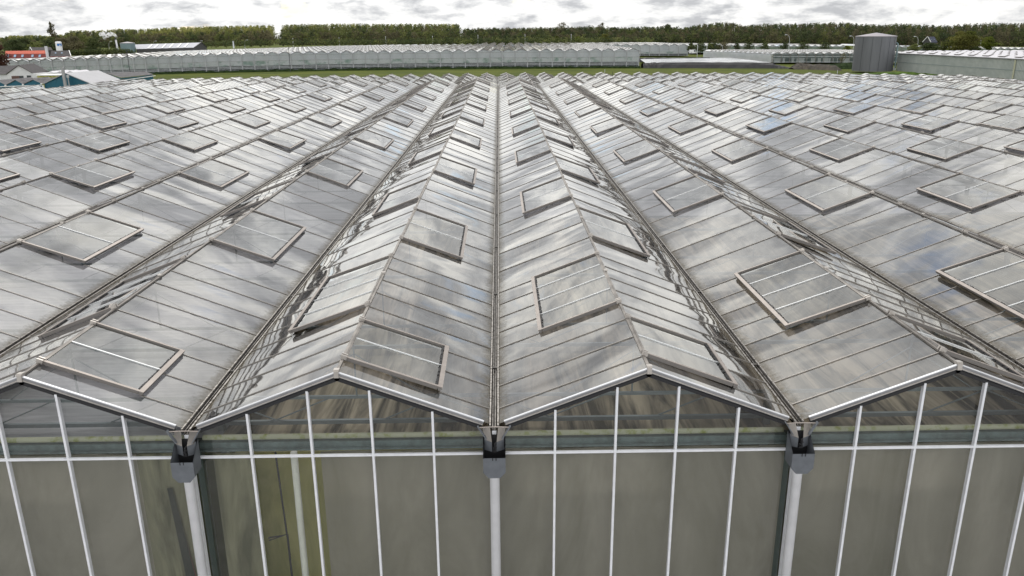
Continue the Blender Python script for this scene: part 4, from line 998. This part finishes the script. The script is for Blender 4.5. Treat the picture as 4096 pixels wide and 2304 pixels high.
LB = [(443, 165, -1, 'hooked street lamp left of the smokestack'), (622, 164, -1, 'hooked street lamp in front of the left part of the warehouse roof'), (805, 163, -1, 'hooked street lamp at the warehouse gable'),
      (987, 160, -1, 'hooked street lamp right of the warehouse against the dark wood'), (1171, 155, 0, 'straight lamp pole below the notch in the left tree line'), (1356, 152, 0, 'straight lamp pole beside the small blue object on the horizon'),
      (1542.6, 148, 0, 'straight lamp pole third from the left among the plain ones'), (1730, 146, 0, 'straight lamp pole left of where the tall wood ends'), (1911.6, 142, 0, 'straight lamp pole just right of where the tall wood drops'),
      (2100, 140, 0, 'straight lamp pole above the middle of the long greenhouse'), (2285, 139, 0, 'straight lamp pole beside the round pale bush'), (2414, 137, 0, 'straight lamp pole farthest right over the long greenhouse')]
for (px, py, hk, lb) in LB: lamp(px, py, 520., hk*1., lb)
for (px, py, Y, hk, lb) in ((3147, 139, 385., -1, 'tall curved street lamp among the small trees'), (3405, 144, 385., -1, 'curved street lamp touching the left edge of the dark tank'), (3662, 146, 385., -1, 'curved street lamp left of the dark blue roof'), (3914, 148, 385., -1, 'curved street lamp right of the round bush')):
    lamp(px, py, Y, 1., lb)
for (px, py, lb) in ((2877.6, 177, 'curved lamp post beside the white car'), (2828, 183, 'thin lamp post between the van and the car'), (2790.8, 183, 'thin lamp post right of the white van'), (3009, 182, 'short curved lamp post between two small trees')):
    lamp(px, py, 372., 1. if 'curved' in lb else 0, lb)
def stick(px, y0, y1, Y, r, mt, name, label, cat):
    a, b_ = at(px, y0, Y), at(px, y1, Y); m = MB(); m.tube([(0, 0, -.5), (0, 0, a.z-b_.z)], r, 8); m.tube([(0, 0, a.z-b_.z-.1), (0, 0, a.z-b_.z)], r*1.6, 8); tag(m.build(name, mt, loc=b_, smooth=True), label, cat)
stick(519, 199, 284, 250., .11, 'black_metal', 'mast', 'thin dark mast in front of the left part of the long greenhouse', 'mast')
stick(1162, 186, 284, 256., .09, 'black_metal', 'mast', 'thin dark leaning mast in front of the middle left greenhouse bays', 'mast')
stick(935, 164, 190, 450., .35, 'steel_white', 'vent_pole', 'thick pale pole right of the warehouse', 'pole')

# ------------------------------------------------------------------ cars
def vehicle(kind, px0, px1, ybase, Y, label, cat, mtl='car_white'):
    a, b_ = at(px0, ybase, Y), at(px1, ybase, Y); Lc = b_.x-a.x; H = Lc*(.62 if kind == 'van' else .33); root = empty('parked_'+kind, ((a.x+b_.x)/2, Y, a.z), label, cat)
    Wd = 1.8; h = Lc/2
    if kind == 'van': prof = [(-h, .3), (h*.98, .3), (h, H*.42), (h*.86, H*.55), (h*.58, H*.92), (h*.45, H), (-h*.9, H), (-h, H*.9)]
    else: prof = [(-h, .3), (h, .3), (h, H*.5), (h*.55, H*.6), (h*.25, H), (-h*.45, H), (-h*.85, H*.62), (-h, H*.55)]
    b = MB(); n = len(prof)
    b.poly([(x, -Wd/2, z) for x, z in prof]); b.poly([(x, Wd/2, z) for x, z in prof][::-1])
    for i in range(n):
        (x0, z0), (x1, z1) = prof[i], prof[(i+1) % n]; b.quad((x0, Wd/2, z0), (x0, -Wd/2, z0), (x1, -Wd/2, z1), (x1, Wd/2, z1))
    bo = b.build('body', mtl, root)
    g = MB()
    if kind == 'van': g.poly([(h*.15, -Wd/2-.01, H*.55), (h*.80, -Wd/2-.01, H*.55), (h*.54, -Wd/2-.01, H*.9), (h*.15, -Wd/2-.01, H*.9)])
    else: g.poly([(-h*.75, -Wd/2-.01, H*.62), (h*.45, -Wd/2-.01, H*.62), (h*.2, -Wd/2-.01, H*.94), (-h*.42, -Wd/2-.01, H*.94)])
    g.build('side_window', 'window_dark', root)
    g = MB(); zA, zB = (H*.56, H*.9) if kind == 'van' else (H*.61, H*.97); xA, xB = (h*.85, h*.60) if kind == 'van' else (h*.53, h*.27)
    g.quad((xA+.02, -Wd*.42, zA), (xA+.02, Wd*.42, zA), (xB+.02, Wd*.42, zB), (xB+.02, -Wd*.42, zB)); g.build('windscreen', 'window_dark', root)
    for x in (-h*.62, h*.62):
        for y in (-Wd/2+.05, Wd/2-.05):
            g = MB(); g.tube([(0, -.11, 0), (0, .11, 0)], .33, 16); wo = g.build('wheel', 'tyre', root, loc=(x, y, .33)); g = MB(); g.tube([(0, -.12, 0), (0, .12, 0)], .17, 10); g.build('rim', 'lamp_metal', wo)
vehicle('van', 2758, 2784, 216., 372., 'white delivery van parked beyond the end of the glass wall', 'van')
vehicle('car', 2871, 2899, 219., 366., 'low white car parked on the grass by a lamp post', 'car')
def sign():
    a, b_ = at(2929, 203, 372.), at(2944, 209, 372.); q = MB(); w_ = b_.x-a.x; h = a.z-b_.z; root = empty('sign', (a.x+w_/2, 372., b_.z-1.5), 'small white roadside sign with dark spot and bar', 'sign')
    q.box(-w_/2, w_/2, -.05, .05, 1.5, 1.5+h); q.build('board', 'white_trim', root); q = MB(); q.box(-w_*.35, -w_*.1, -.07, -.051, 1.5+h*.25, 1.5+h*.75); q.box(.02, w_*.4, -.07, -.051, 1.5+h*.4, 1.5+h*.6); q.build('marking', 'black_metal', root)
    for s in (-1, 1): q = MB(); q.box(s*w_*.4-.05, s*w_*.4+.05, -.05, .05, -.5, 1.5); q.build('leg', 'lamp_metal', root)
sign()

# ------------------------------------------------------------------ basin, embankment, heaps, verges
def rough_strip(name, label, pts, h, mt, kind=None, cat=None, seed=1, seg=40, top=.35, rough=.25):
    """ridge of earth: pts = list of (X, Y) centre line with half width w"""
    b = MB(); rnd = random.Random(seed); prof = [(-1, 0), (-.62, .62), (-top, 1), (top, 1), (.62, .62), (1, 0)]; rows = []
    for i in range(seg+1):
        t = i/seg*(len(pts)-1); k = min(int(t), len(pts)-2); f = t-k; x = pts[k][0]+(pts[k+1][0]-pts[k][0])*f; y = pts[k][1]+(pts[k+1][1]-pts[k][1])*f; w_ = pts[k][2]+(pts[k+1][2]-pts[k][2])*f; hh = h*(pts[k][3]+(pts[k+1][3]-pts[k][3])*f)
        gz = ground_z(x, y); row = []
        for (u, z) in prof: row.append((x+rnd.uniform(-.2, .2), y+u*w_+rnd.uniform(-.2, .2), gz-.15+z*hh*(1+rnd.uniform(-rough, rough)*.4)+(.15 if z else -.4)))
        rows.append(row)
    for i in range(seg):
        for j in range(len(prof)-1): b.quad(rows[i][j], rows[i+1][j], rows[i+1][j+1], rows[i][j+1])
    return tag(b.build(name, mt), label, cat, kind=kind)
def basin():
    f0, f1 = at(2588, 250.5, 262.), at(3095, 252, 262.); b0, b1 = at(2560, 232, 318.), at(2925, 233, 330.); zw = f0.z
    bl = MB(); base_l, base_r = at(2590, 271, 258.), at(3165, 272, 258.)
    rough_strip('embankment', 'dark earth bank in front of the white covered basin', [(f0.x-1.5, 262, 3.2, .8), (f0.x+3, 262, 3.4, 1), (f1.x-2, 262, 3.4, 1), (f1.x+6, 260, 3., .05)], f0.z-ground_z(f0.x, 262)+.05, 'dark_liner', kind='structure', seed=4)
    w_ = MB(); w_.quad((f0.x, 264.5, zw-.25), (f1.x, 264.5, zw-.35), (b1.x, b1.y, zw-.55), (b0.x, b0.y, zw-.5)); tag(w_.build('water', 'cover_white'), 'white covered water basin behind the dark bank', kind='structure')
    rough_strip('embankment', 'far dark rim of the water basin', [(b0.x-1, 322, 2., 1), (b1.x-10, 330, 2., 1), (b1.x+2, 333, 2., .6)], 1.5, 'dark_liner', kind='structure', seed=6)
    rough_strip('earth_heap', 'grey brown soil heap sloping down left of the dark tank', [(at(3165, 260, 255).x, 255, 3., .2), (at(3200, 260, 258).x, 258, 7, 1), (at(3330, 260, 252).x, 252, 7, .75), (at(3350, 260, 250).x, 250, 5, .3)], 1.7, 'soil', cat='soil heap', seed=9, rough=.6)
    rough_strip('embankment', 'dark bank between the soil heap and the tank', [(at(3310, 260, 262).x, 262, 5, .6), (at(3420, 260, 262).x, 262, 5, 1.)], 2.0, 'dark_verge', kind='structure', seed=12)
    rough_strip('grass_bank', 'bright green grass bank at the foot of the ribbed wall', [(at(3380, 284, 222).x, 219, 4, .2), (at(3480, 284, 216).x, 214, 5, .55), (at(3640, 284, 206).x, 206, 6, 1), (at(3740, 284, 196).x, 196, 6, 1.), (at(3830, 300, 182).x, 182, 6, .4), (at(3900, 300, 176).x, 174, 5, .1)], 1.5, 'verge', kind='structure', seed=13)
    rough_strip('field_verge', 'dark weedy strip along the foot of the long greenhouse', [(-150, 260.3, .8, .8), (-60, 260.3, .9, 1), (46, 260.3, .9, .9)], .55, 'dark_verge', kind='structure', seed=21, seg=160, rough=1.4)
    x0, x1 = at(590, 320, 195).x, at(730, 318, 190).x
    rough_strip('earth_heap', 'low dark mound on the grass right of the teal shed', [(at(620, 318, 178).x, 178, 2, .1), (at(655, 318, 178).x, 178, 4, 1), (at(690, 318, 178).x, 178, 4, .8), (at(722, 318, 176).x, 176, 2, .1)], .9, 'dark_liner', cat='mound', seed=15)
    a = at(764, 320, 172.); rough_strip('tarp_pile', 'small dark covered pile on the grass', [(a.x-1.2, 172, .6, .4), (a.x-.6, 172, .9, 1), (a.x+.5, 172, .9, 1), (a.x+1.1, 172, .6, .4)], .75, 'black_metal', cat='covered pile', seed=16, seg=12)
    a = at(843, 318, 172.); q = MB(); root = empty('farm_cart', (a.x, 172., ground_z(a.x, 172.)), 'small old farm cart with a pale rail on the grass', 'cart'); q.box(-1.5, 1.2, -.6, .6, .35, .6); q.build('cart_bed', 'soil', root)
    q = MB(); q.box(-1.2, 1.7, -.66, -.6, .62, .72); q.box(1.5, 1.6, -.66, -.6, .2, .95); q.box(-1.2, -1.1, -.66, -.6, .4, .8); q.build('rail', 'white_wall', root)
    for x in (-.9, .7): q = MB(); q.tube([(0, -.1, 0), (0, .1, 0)], .28, 12); q.build('wheel', 'tyre', root, loc=(x, -.62, .28))
    q = MB(); a, b_ = at(2640, 229, 345.), at(2950, 231, 345.); q.quad((a.x, 350, ground_z(a.x, 350)+.12), (b_.x+15, 350, ground_z(b_.x, 350)+.12), (b_.x+15, 354, ground_z(b_.x, 354)+.12), (a.x, 354, ground_z(a.x, 354)+.12)); tag(q.build('road', 'asphalt'), 'narrow farm road beyond the basin', kind='structure')
basin()

# ------------------------------------------------------------------ trees
def clump(b, c, rad, n, size, rnd, m, flat=1.):
    for _ in range(n):
        d = Vector((rnd.gauss(0, 1), rnd.gauss(0, 1), rnd.gauss(0, 1))); d = d.normalized()*(rnd.random()**.45); p = c + Vector((d.x*rad[0], d.y*rad[1], d.z*rad[2]))
        u = Vector((rnd.uniform(-1, 1), rnd.uniform(-1, 1), rnd.uniform(-.7, .7))).normalized(); v = u.cross(Vector((rnd.uniform(-1, 1), rnd.uniform(-1, 1), rnd.uniform(-1, 1)))).normalized(); s = size*rnd.uniform(.5, 1.2)
        b.poly([p-u*s, p+v*s*.6, p+u*s, p-v*s*.7], m)
def wood_tree(b, x, y, zb, h, rnd, m, tk, width=None, size=.8, n=90):
    w_ = width or h*.26; b.tube([(x, y, zb), (x+rnd.uniform(-.4, .4), y, zb+h*.55), (x+rnd.uniform(-.6, .6), y, zb+h*.93)], [.3, .2, .05], 5, m='bark', cap=False)
    for k in range(5): 
        a = rnd.uniform(0, 6.28); z0 = zb+h*rnd.uniform(.3, .7); b.tube([(x, y, z0), (x+math.cos(a)*w_*.7, y+math.sin(a)*w_*.7, z0+h*.2)], [.12, .03], 4, m='bark', cap=False)
    nc = 7
    for k in range(nc):
        t = (k+.5)/nc; r = w_*(.45+.75*math.sin(math.pi*min(1, t*.95+.08)))*rnd.uniform(.7, 1.1); a = rnd.uniform(0, 6.28); o = r*.45
        c_ = Vector((x+math.cos(a)*o, y+math.sin(a)*o, zb+h*(tk+(1-tk)*t)*.97)); clump(b, c_, (r*.75, r*.75, h*(1-tk)/nc*.95), n//nc, size, rnd, m)
TOP = [(-80, 153), (0, 151), (47, 142), (112, 140), (200, 144), (270, 135), (289, 122), (396, 122), (466, 116), (559, 116), (699, 109), (931, 103), (1085, 100), (1094, 116), (1125, 122), (1136, 98), (1366, 95), (1832, 95), (1854, 114), (1949, 112), (2161, 110), (2373, 104), (2479, 111), (2664, 104), (2732, 109), (2785, 101), (2880, 90), (2933, 90), (2970, 103), (3050, 96), (3156, 95), (3368, 89), (3516, 100), (3580, 95), (3818, 103), (3845, 96), (3951, 93), (4073, 94), (4200, 94)]
def woods():
    specs = [('plain olive green plantation of tall thin trees at the left of the horizon', -80, 1092, 'L'), ('dense wood of tall trees in the centre left of the horizon', 1130, 1840, 'C'), ('long dark lower wood in the middle and right of the horizon', 1860, 4180, 'R')]
    for (lb, xa, xb, kd) in specs:
        rnd = random.Random(hash(kd) % 1000 if False else {'L': 3, 'C': 5, 'R': 8}[kd]); b = MB()
        for row, (Y, dy, step) in enumerate(((640., 0, 6.5), (622., 2., 9.), (600., 9. if kd != 'R' else 5., 12.), (585., 20. if kd != 'R' else 16, 15.), (572., 32. if kd != 'R' else 30, 15))):
            px = xa
            while px < xb:
                q = px+rnd.uniform(-4, 4); yt = interp(TOP, q)+dy+(rnd.uniform(-.6, 1.4) if kd != 'R' else rnd.uniform(-3, 5.)); t = at(q, yt, Y); gz = at(q, interp([(0, 197), (1000, 182), (2048, 176), (3000, 178), (4096, 186)], q), Y).z
                if kd == 'L': m = rnd.choice(['leaf_olive', 'leaf_olive', 'leaf_olive', 'leaf_mid']) if row < 3 else rnd.choice(['leaf_brown', 'leaf_brown', 'leaf_dark', 'leaf_mid'])
                elif kd == 'C': m = rnd.choice(['leaf_olive', 'leaf_mid', 'leaf_mid']) if row < 2 else rnd.choice(['leaf_brown', 'leaf_dark', 'leaf_mid', 'leaf_mid'])
                else: m = rnd.choice(['leaf_dark', 'leaf_brown', 'leaf_dark', 'leaf_brown', 'leaf_dark', 'leaf_mid'])
                if q < 560 and row >= 1 and rnd.random() < .8: m = rnd.choice(['leaf_brown', 'leaf_mid', 'leaf_dark'])
                h = max(4., t.z-gz); wood_tree(b, t.x, Y+rnd.uniform(-5, 5), gz, h, rnd, m, .18 if row < 2 else .08, width=rnd.uniform(3.0, 4.4) if row < 3 else rnd.uniform(3.4, 5.), size=.46, n=290)
                px += step*rnd.uniform(.8, 1.2)
        # undergrowth closing the wood at its foot
        px = xa
        while px < xb:
            p = at(px, 178, 575.); gz = at(px, interp([(0, 197), (1000, 182), (2048, 176), (3000, 178), (4096, 186)], px), 575.).z
            clump(b, Vector((p.x, 570+rnd.uniform(-4, 4), gz+2)), (3.5, 3, 3.), 34, .7, rnd, rnd.choice(['leaf_dark', 'leaf_mid', 'leaf_brown'])); px += 11
        px = max(xa, 560)
        while px < min(xb, 2600):
            yb = interp([(560, 190), (830, 186), (1100, 181), (1900, 174), (2600, 172)], px); p = at(px, yb, 500.)
            clump(b, Vector((p.x, 500+rnd.uniform(-6, 6), p.z+rnd.uniform(1.2, 2.2))), (4., 3, 1.9), 46, .5, rnd, rnd.choice(['leaf_dark', 'leaf_mid', 'leaf_dark'])); px += 11
        tag(b.build('woodland', 'leaf_dark'), lb, kind='stuff')
woods()
def tree(label, px, ytop, ybase, Y, width, m, cat='tree', n=420, size=.35, trunk=.12, tk=.2, name='tree', group=None, shape='round', seed=0):
    t, u = at(px, ytop, Y), at(px, ybase, Y); h = t.z-u.z; rnd = random.Random(seed or int(px)); root = empty(name, u, label, cat, group)
    tb = MB(); tb.tube([(0, 0, -.5), (rnd.uniform(-.1, .1), 0, h*.4), (rnd.uniform(-.2, .2), 0, h*.9)], [trunk, trunk*.75, .03], 7, cap=False)
    for k in range(9):
        a = rnd.uniform(0, 6.28); z0 = h*rnd.uniform(max(.12, tk*.7), .75); r = width*.5*rnd.uniform(.5, .95); tb.tube([(0, 0, z0), (math.cos(a)*r*.5, math.sin(a)*r*.5, z0+h*.08), (math.cos(a)*r, math.sin(a)*r, z0+h*.16)], [trunk*.5, trunk*.3, .02], 5, cap=False)
    tb.build('trunk', 'bark', root); c_ = MB(); nc = 12
    for k in range(nc):
        f = (k+.5)/nc
        if shape == 'column': r = width*.5*(.35+.75*math.sin(math.pi*min(1, f*.85+.12)))
        else: r = width*.5*(.35+.8*math.sin(math.pi*(f*.9+.06)))
        for q in range(2 if shape == 'column' else 3):
            a = rnd.uniform(0, 6.28); o = r*rnd.uniform(.3, .62); cc = Vector((math.cos(a)*o, math.sin(a)*o, h*(tk+(1-tk)*f)*.96)); clump(c_, cc, (r*.5, r*.5, h*(1-tk)/nc*1.3), n//nc//2, size, rnd, m)
    c_.build('crown', m, root)
tree('tall lone poplar rising above the left tree line', 221, 88, 200, 395., 4.4, 'leaf_brown', n=900, size=.36, trunk=.3, tk=.25, name='poplar_tree', shape='column')
def bare_pole():
    a, b_ = at(200, 104, 396.), at(207, 160, 396.); q = MB(); q.tube([(0, 0, -4), (a.x-b_.x, 0, a.z-b_.z)], [.2, .14], 6); tag(q.build('bare_trunk', 'bark', loc=b_), 'bare leaning trunk left of the lone poplar', 'tree trunk')
bare_pole()
G1 = 'small roadside trees in front of the distant greenhouse strip'
for px, yt, wd, mm_, lb in ((2945, 170, 3.2, 'leaf_dark', 'small roadside tree above the left corner of the old greenhouse'), (2992, 169, 6., 'leaf_dark', 'broad roadside tree second over the old greenhouse'), (3059, 171, 5.2, 'leaf_dark', 'roadside tree left of the tall curved lamp'), (3136, 171, 4.8, 'leaf_dark', 'roadside tree directly left of the curved lamp pole'),
                            (3211, 169, 6.5, 'leaf_dark', 'roadside tree midway between the curved lamp and the tank'), (3299, 168, 7., 'leaf_dark', 'widest roadside tree left of the dark tank'), (3384, 183, 3.6, 'leaf_bright', 'fresh green little tree touching the tank')):
    tree(lb, px, yt, 215, 392., wd, mm_, n=520, size=.30, group=G1, tk=.25, trunk=.14)
for i, (px, yt, wd, mm_, lb) in enumerate(((2765, 172, 5., 'leaf_dark', 'dark tree above the white van'), (2800, 170, 6., 'leaf_dark', 'dark tree between the van and the cluster'), (2838, 172, 5., 'leaf_mid', 'left tree of the cluster over the white car'), (2862, 170, 6., 'leaf_dark', 'middle tree of the cluster over the white car'), (2892, 168, 7.5, 'leaf_brown', 'brownish wide tree right of the cluster'))):
    tree(lb, px, yt, 216, 384., wd, mm_, n=560, size=.30, tk=.25, trunk=.15, group='dark trees behind the parked vehicles')
tree('large round olive bush tree right of the dark blue roof', 3848, 126, 216, 330., 15., 'leaf_bush', n=5200, size=.36, trunk=.4, tk=.02, name='bush_tree')
tree('yellow green shrub tree behind the round bush', 3950, 147, 200, 350., 7., 'leaf_bright', n=1500, size=.34, tk=.05, name='bush_tree')
tree('left low leafy shrub below the dark blue roof', 3655, 176, 210, 335., 5.5, 'leaf_mid', n=900, size=.30, tk=.05, name='shrub')
tree('wide low shrub in front of the dark blue roof', 3715, 172, 210, 335., 9., 'leaf_dark', n=1600, size=.32, tk=.02, name='shrub')
tree('low shrub left of the round bush tree', 3775, 168, 210, 335., 6., 'leaf_mid', n=900, size=.32, tk=.02, name='shrub')
tree('low shrub at the right foot of the round bush', 3890, 184, 212, 326., 6., 'leaf_dark', n=900, size=.30, tk=.02, name='shrub')
tree('bare looking small tree in front of the old greenhouse', 3366, 212, 262, 285., 3.0, 'leaf_brown', n=260, size=.16, tk=.3, trunk=.09)
tree('dark reddish tree at the left edge above the white house', 4, 172, 292, 205., 5.6, 'leaf_red', n=1800, size=.26, tk=.1, trunk=.25)
tree('pale green round tree above the long greenhouse', 2308, 146, 178, 500., 5.5, 'leaf_bright', n=800, size=.34, tk=.05)
tree('round yellow green tree near the right lamp pole', 2418, 135, 178, 505., 7.5, 'leaf_bush', n=1000, size=.36, tk=.05)
tree('pale pointed tree in front of the dark wood', 2228, 144, 178, 505., 4., 'leaf_bush', n=600, size=.34, tk=.05)
tree('thin high tree standing out over the middle wood', 2246, 88, 150, 600., 9., 'leaf_brown', n=420, size=.40, tk=.3)
tree('second thin high tree over the middle wood', 2405, 90, 150, 600., 7., 'leaf_brown', n=340, size=.40, tk=.3)
tree('dark round tree standing out over the right wood', 2669, 96, 150, 600., 7., 'leaf_dark', n=700, size=.42, tk=.2)
for i, (px, yt, wd, mm_, Y, lb) in enumerate(((150, 168, 9, 'leaf_mid', 350, 'green tree behind the white gable edge'), (60, 160, 11, 'leaf_dark', 350, 'dark tree left behind the red roof'), (105, 152, 10, 'leaf_dark', 372, 'tall dark tree behind the red roof'), (190, 158, 10, 'leaf_dark', 360, 'dark tree left of the silo'), (222, 150, 9, 'leaf_dark', 380, 'dark tree under the lone poplar'),
                                               (262, 150, 12, 'leaf_brown', 370, 'brownish round tree right of the silo'), (300, 146, 11, 'leaf_brown', 380, 'brown tree second right of the silo'), (350, 140, 11, 'leaf_mid', 400, 'green tree under the drifting smoke'), (385, 152, 9, 'leaf_dark', 380, 'dark tree left of the hooked lamp'))):
    tree(lb, px, yt, 222, Y, wd, mm_, n=1300, size=.42, tk=.05, trunk=.2)
def hedge():
    b = MB(); rnd = random.Random(31); px = 285
    while px < 520:
        t, u = at(px, interp([(285, 200), (330, 196), (470, 190), (500, 194), (520, 197)], px), 345.), at(px, 222, 345.); clump(b, Vector((t.x, 345, (t.z+u.z)/2)), (2.2, 2., (t.z-u.z)/2), 150, .3, rnd, rnd.choice(['leaf_dark', 'leaf_dark', 'leaf_mid'])); px += 9
    tag(b.build('hedge', 'leaf_dark'), 'long dark green hedge in front of the smokestack', 'hedge')
hedge()
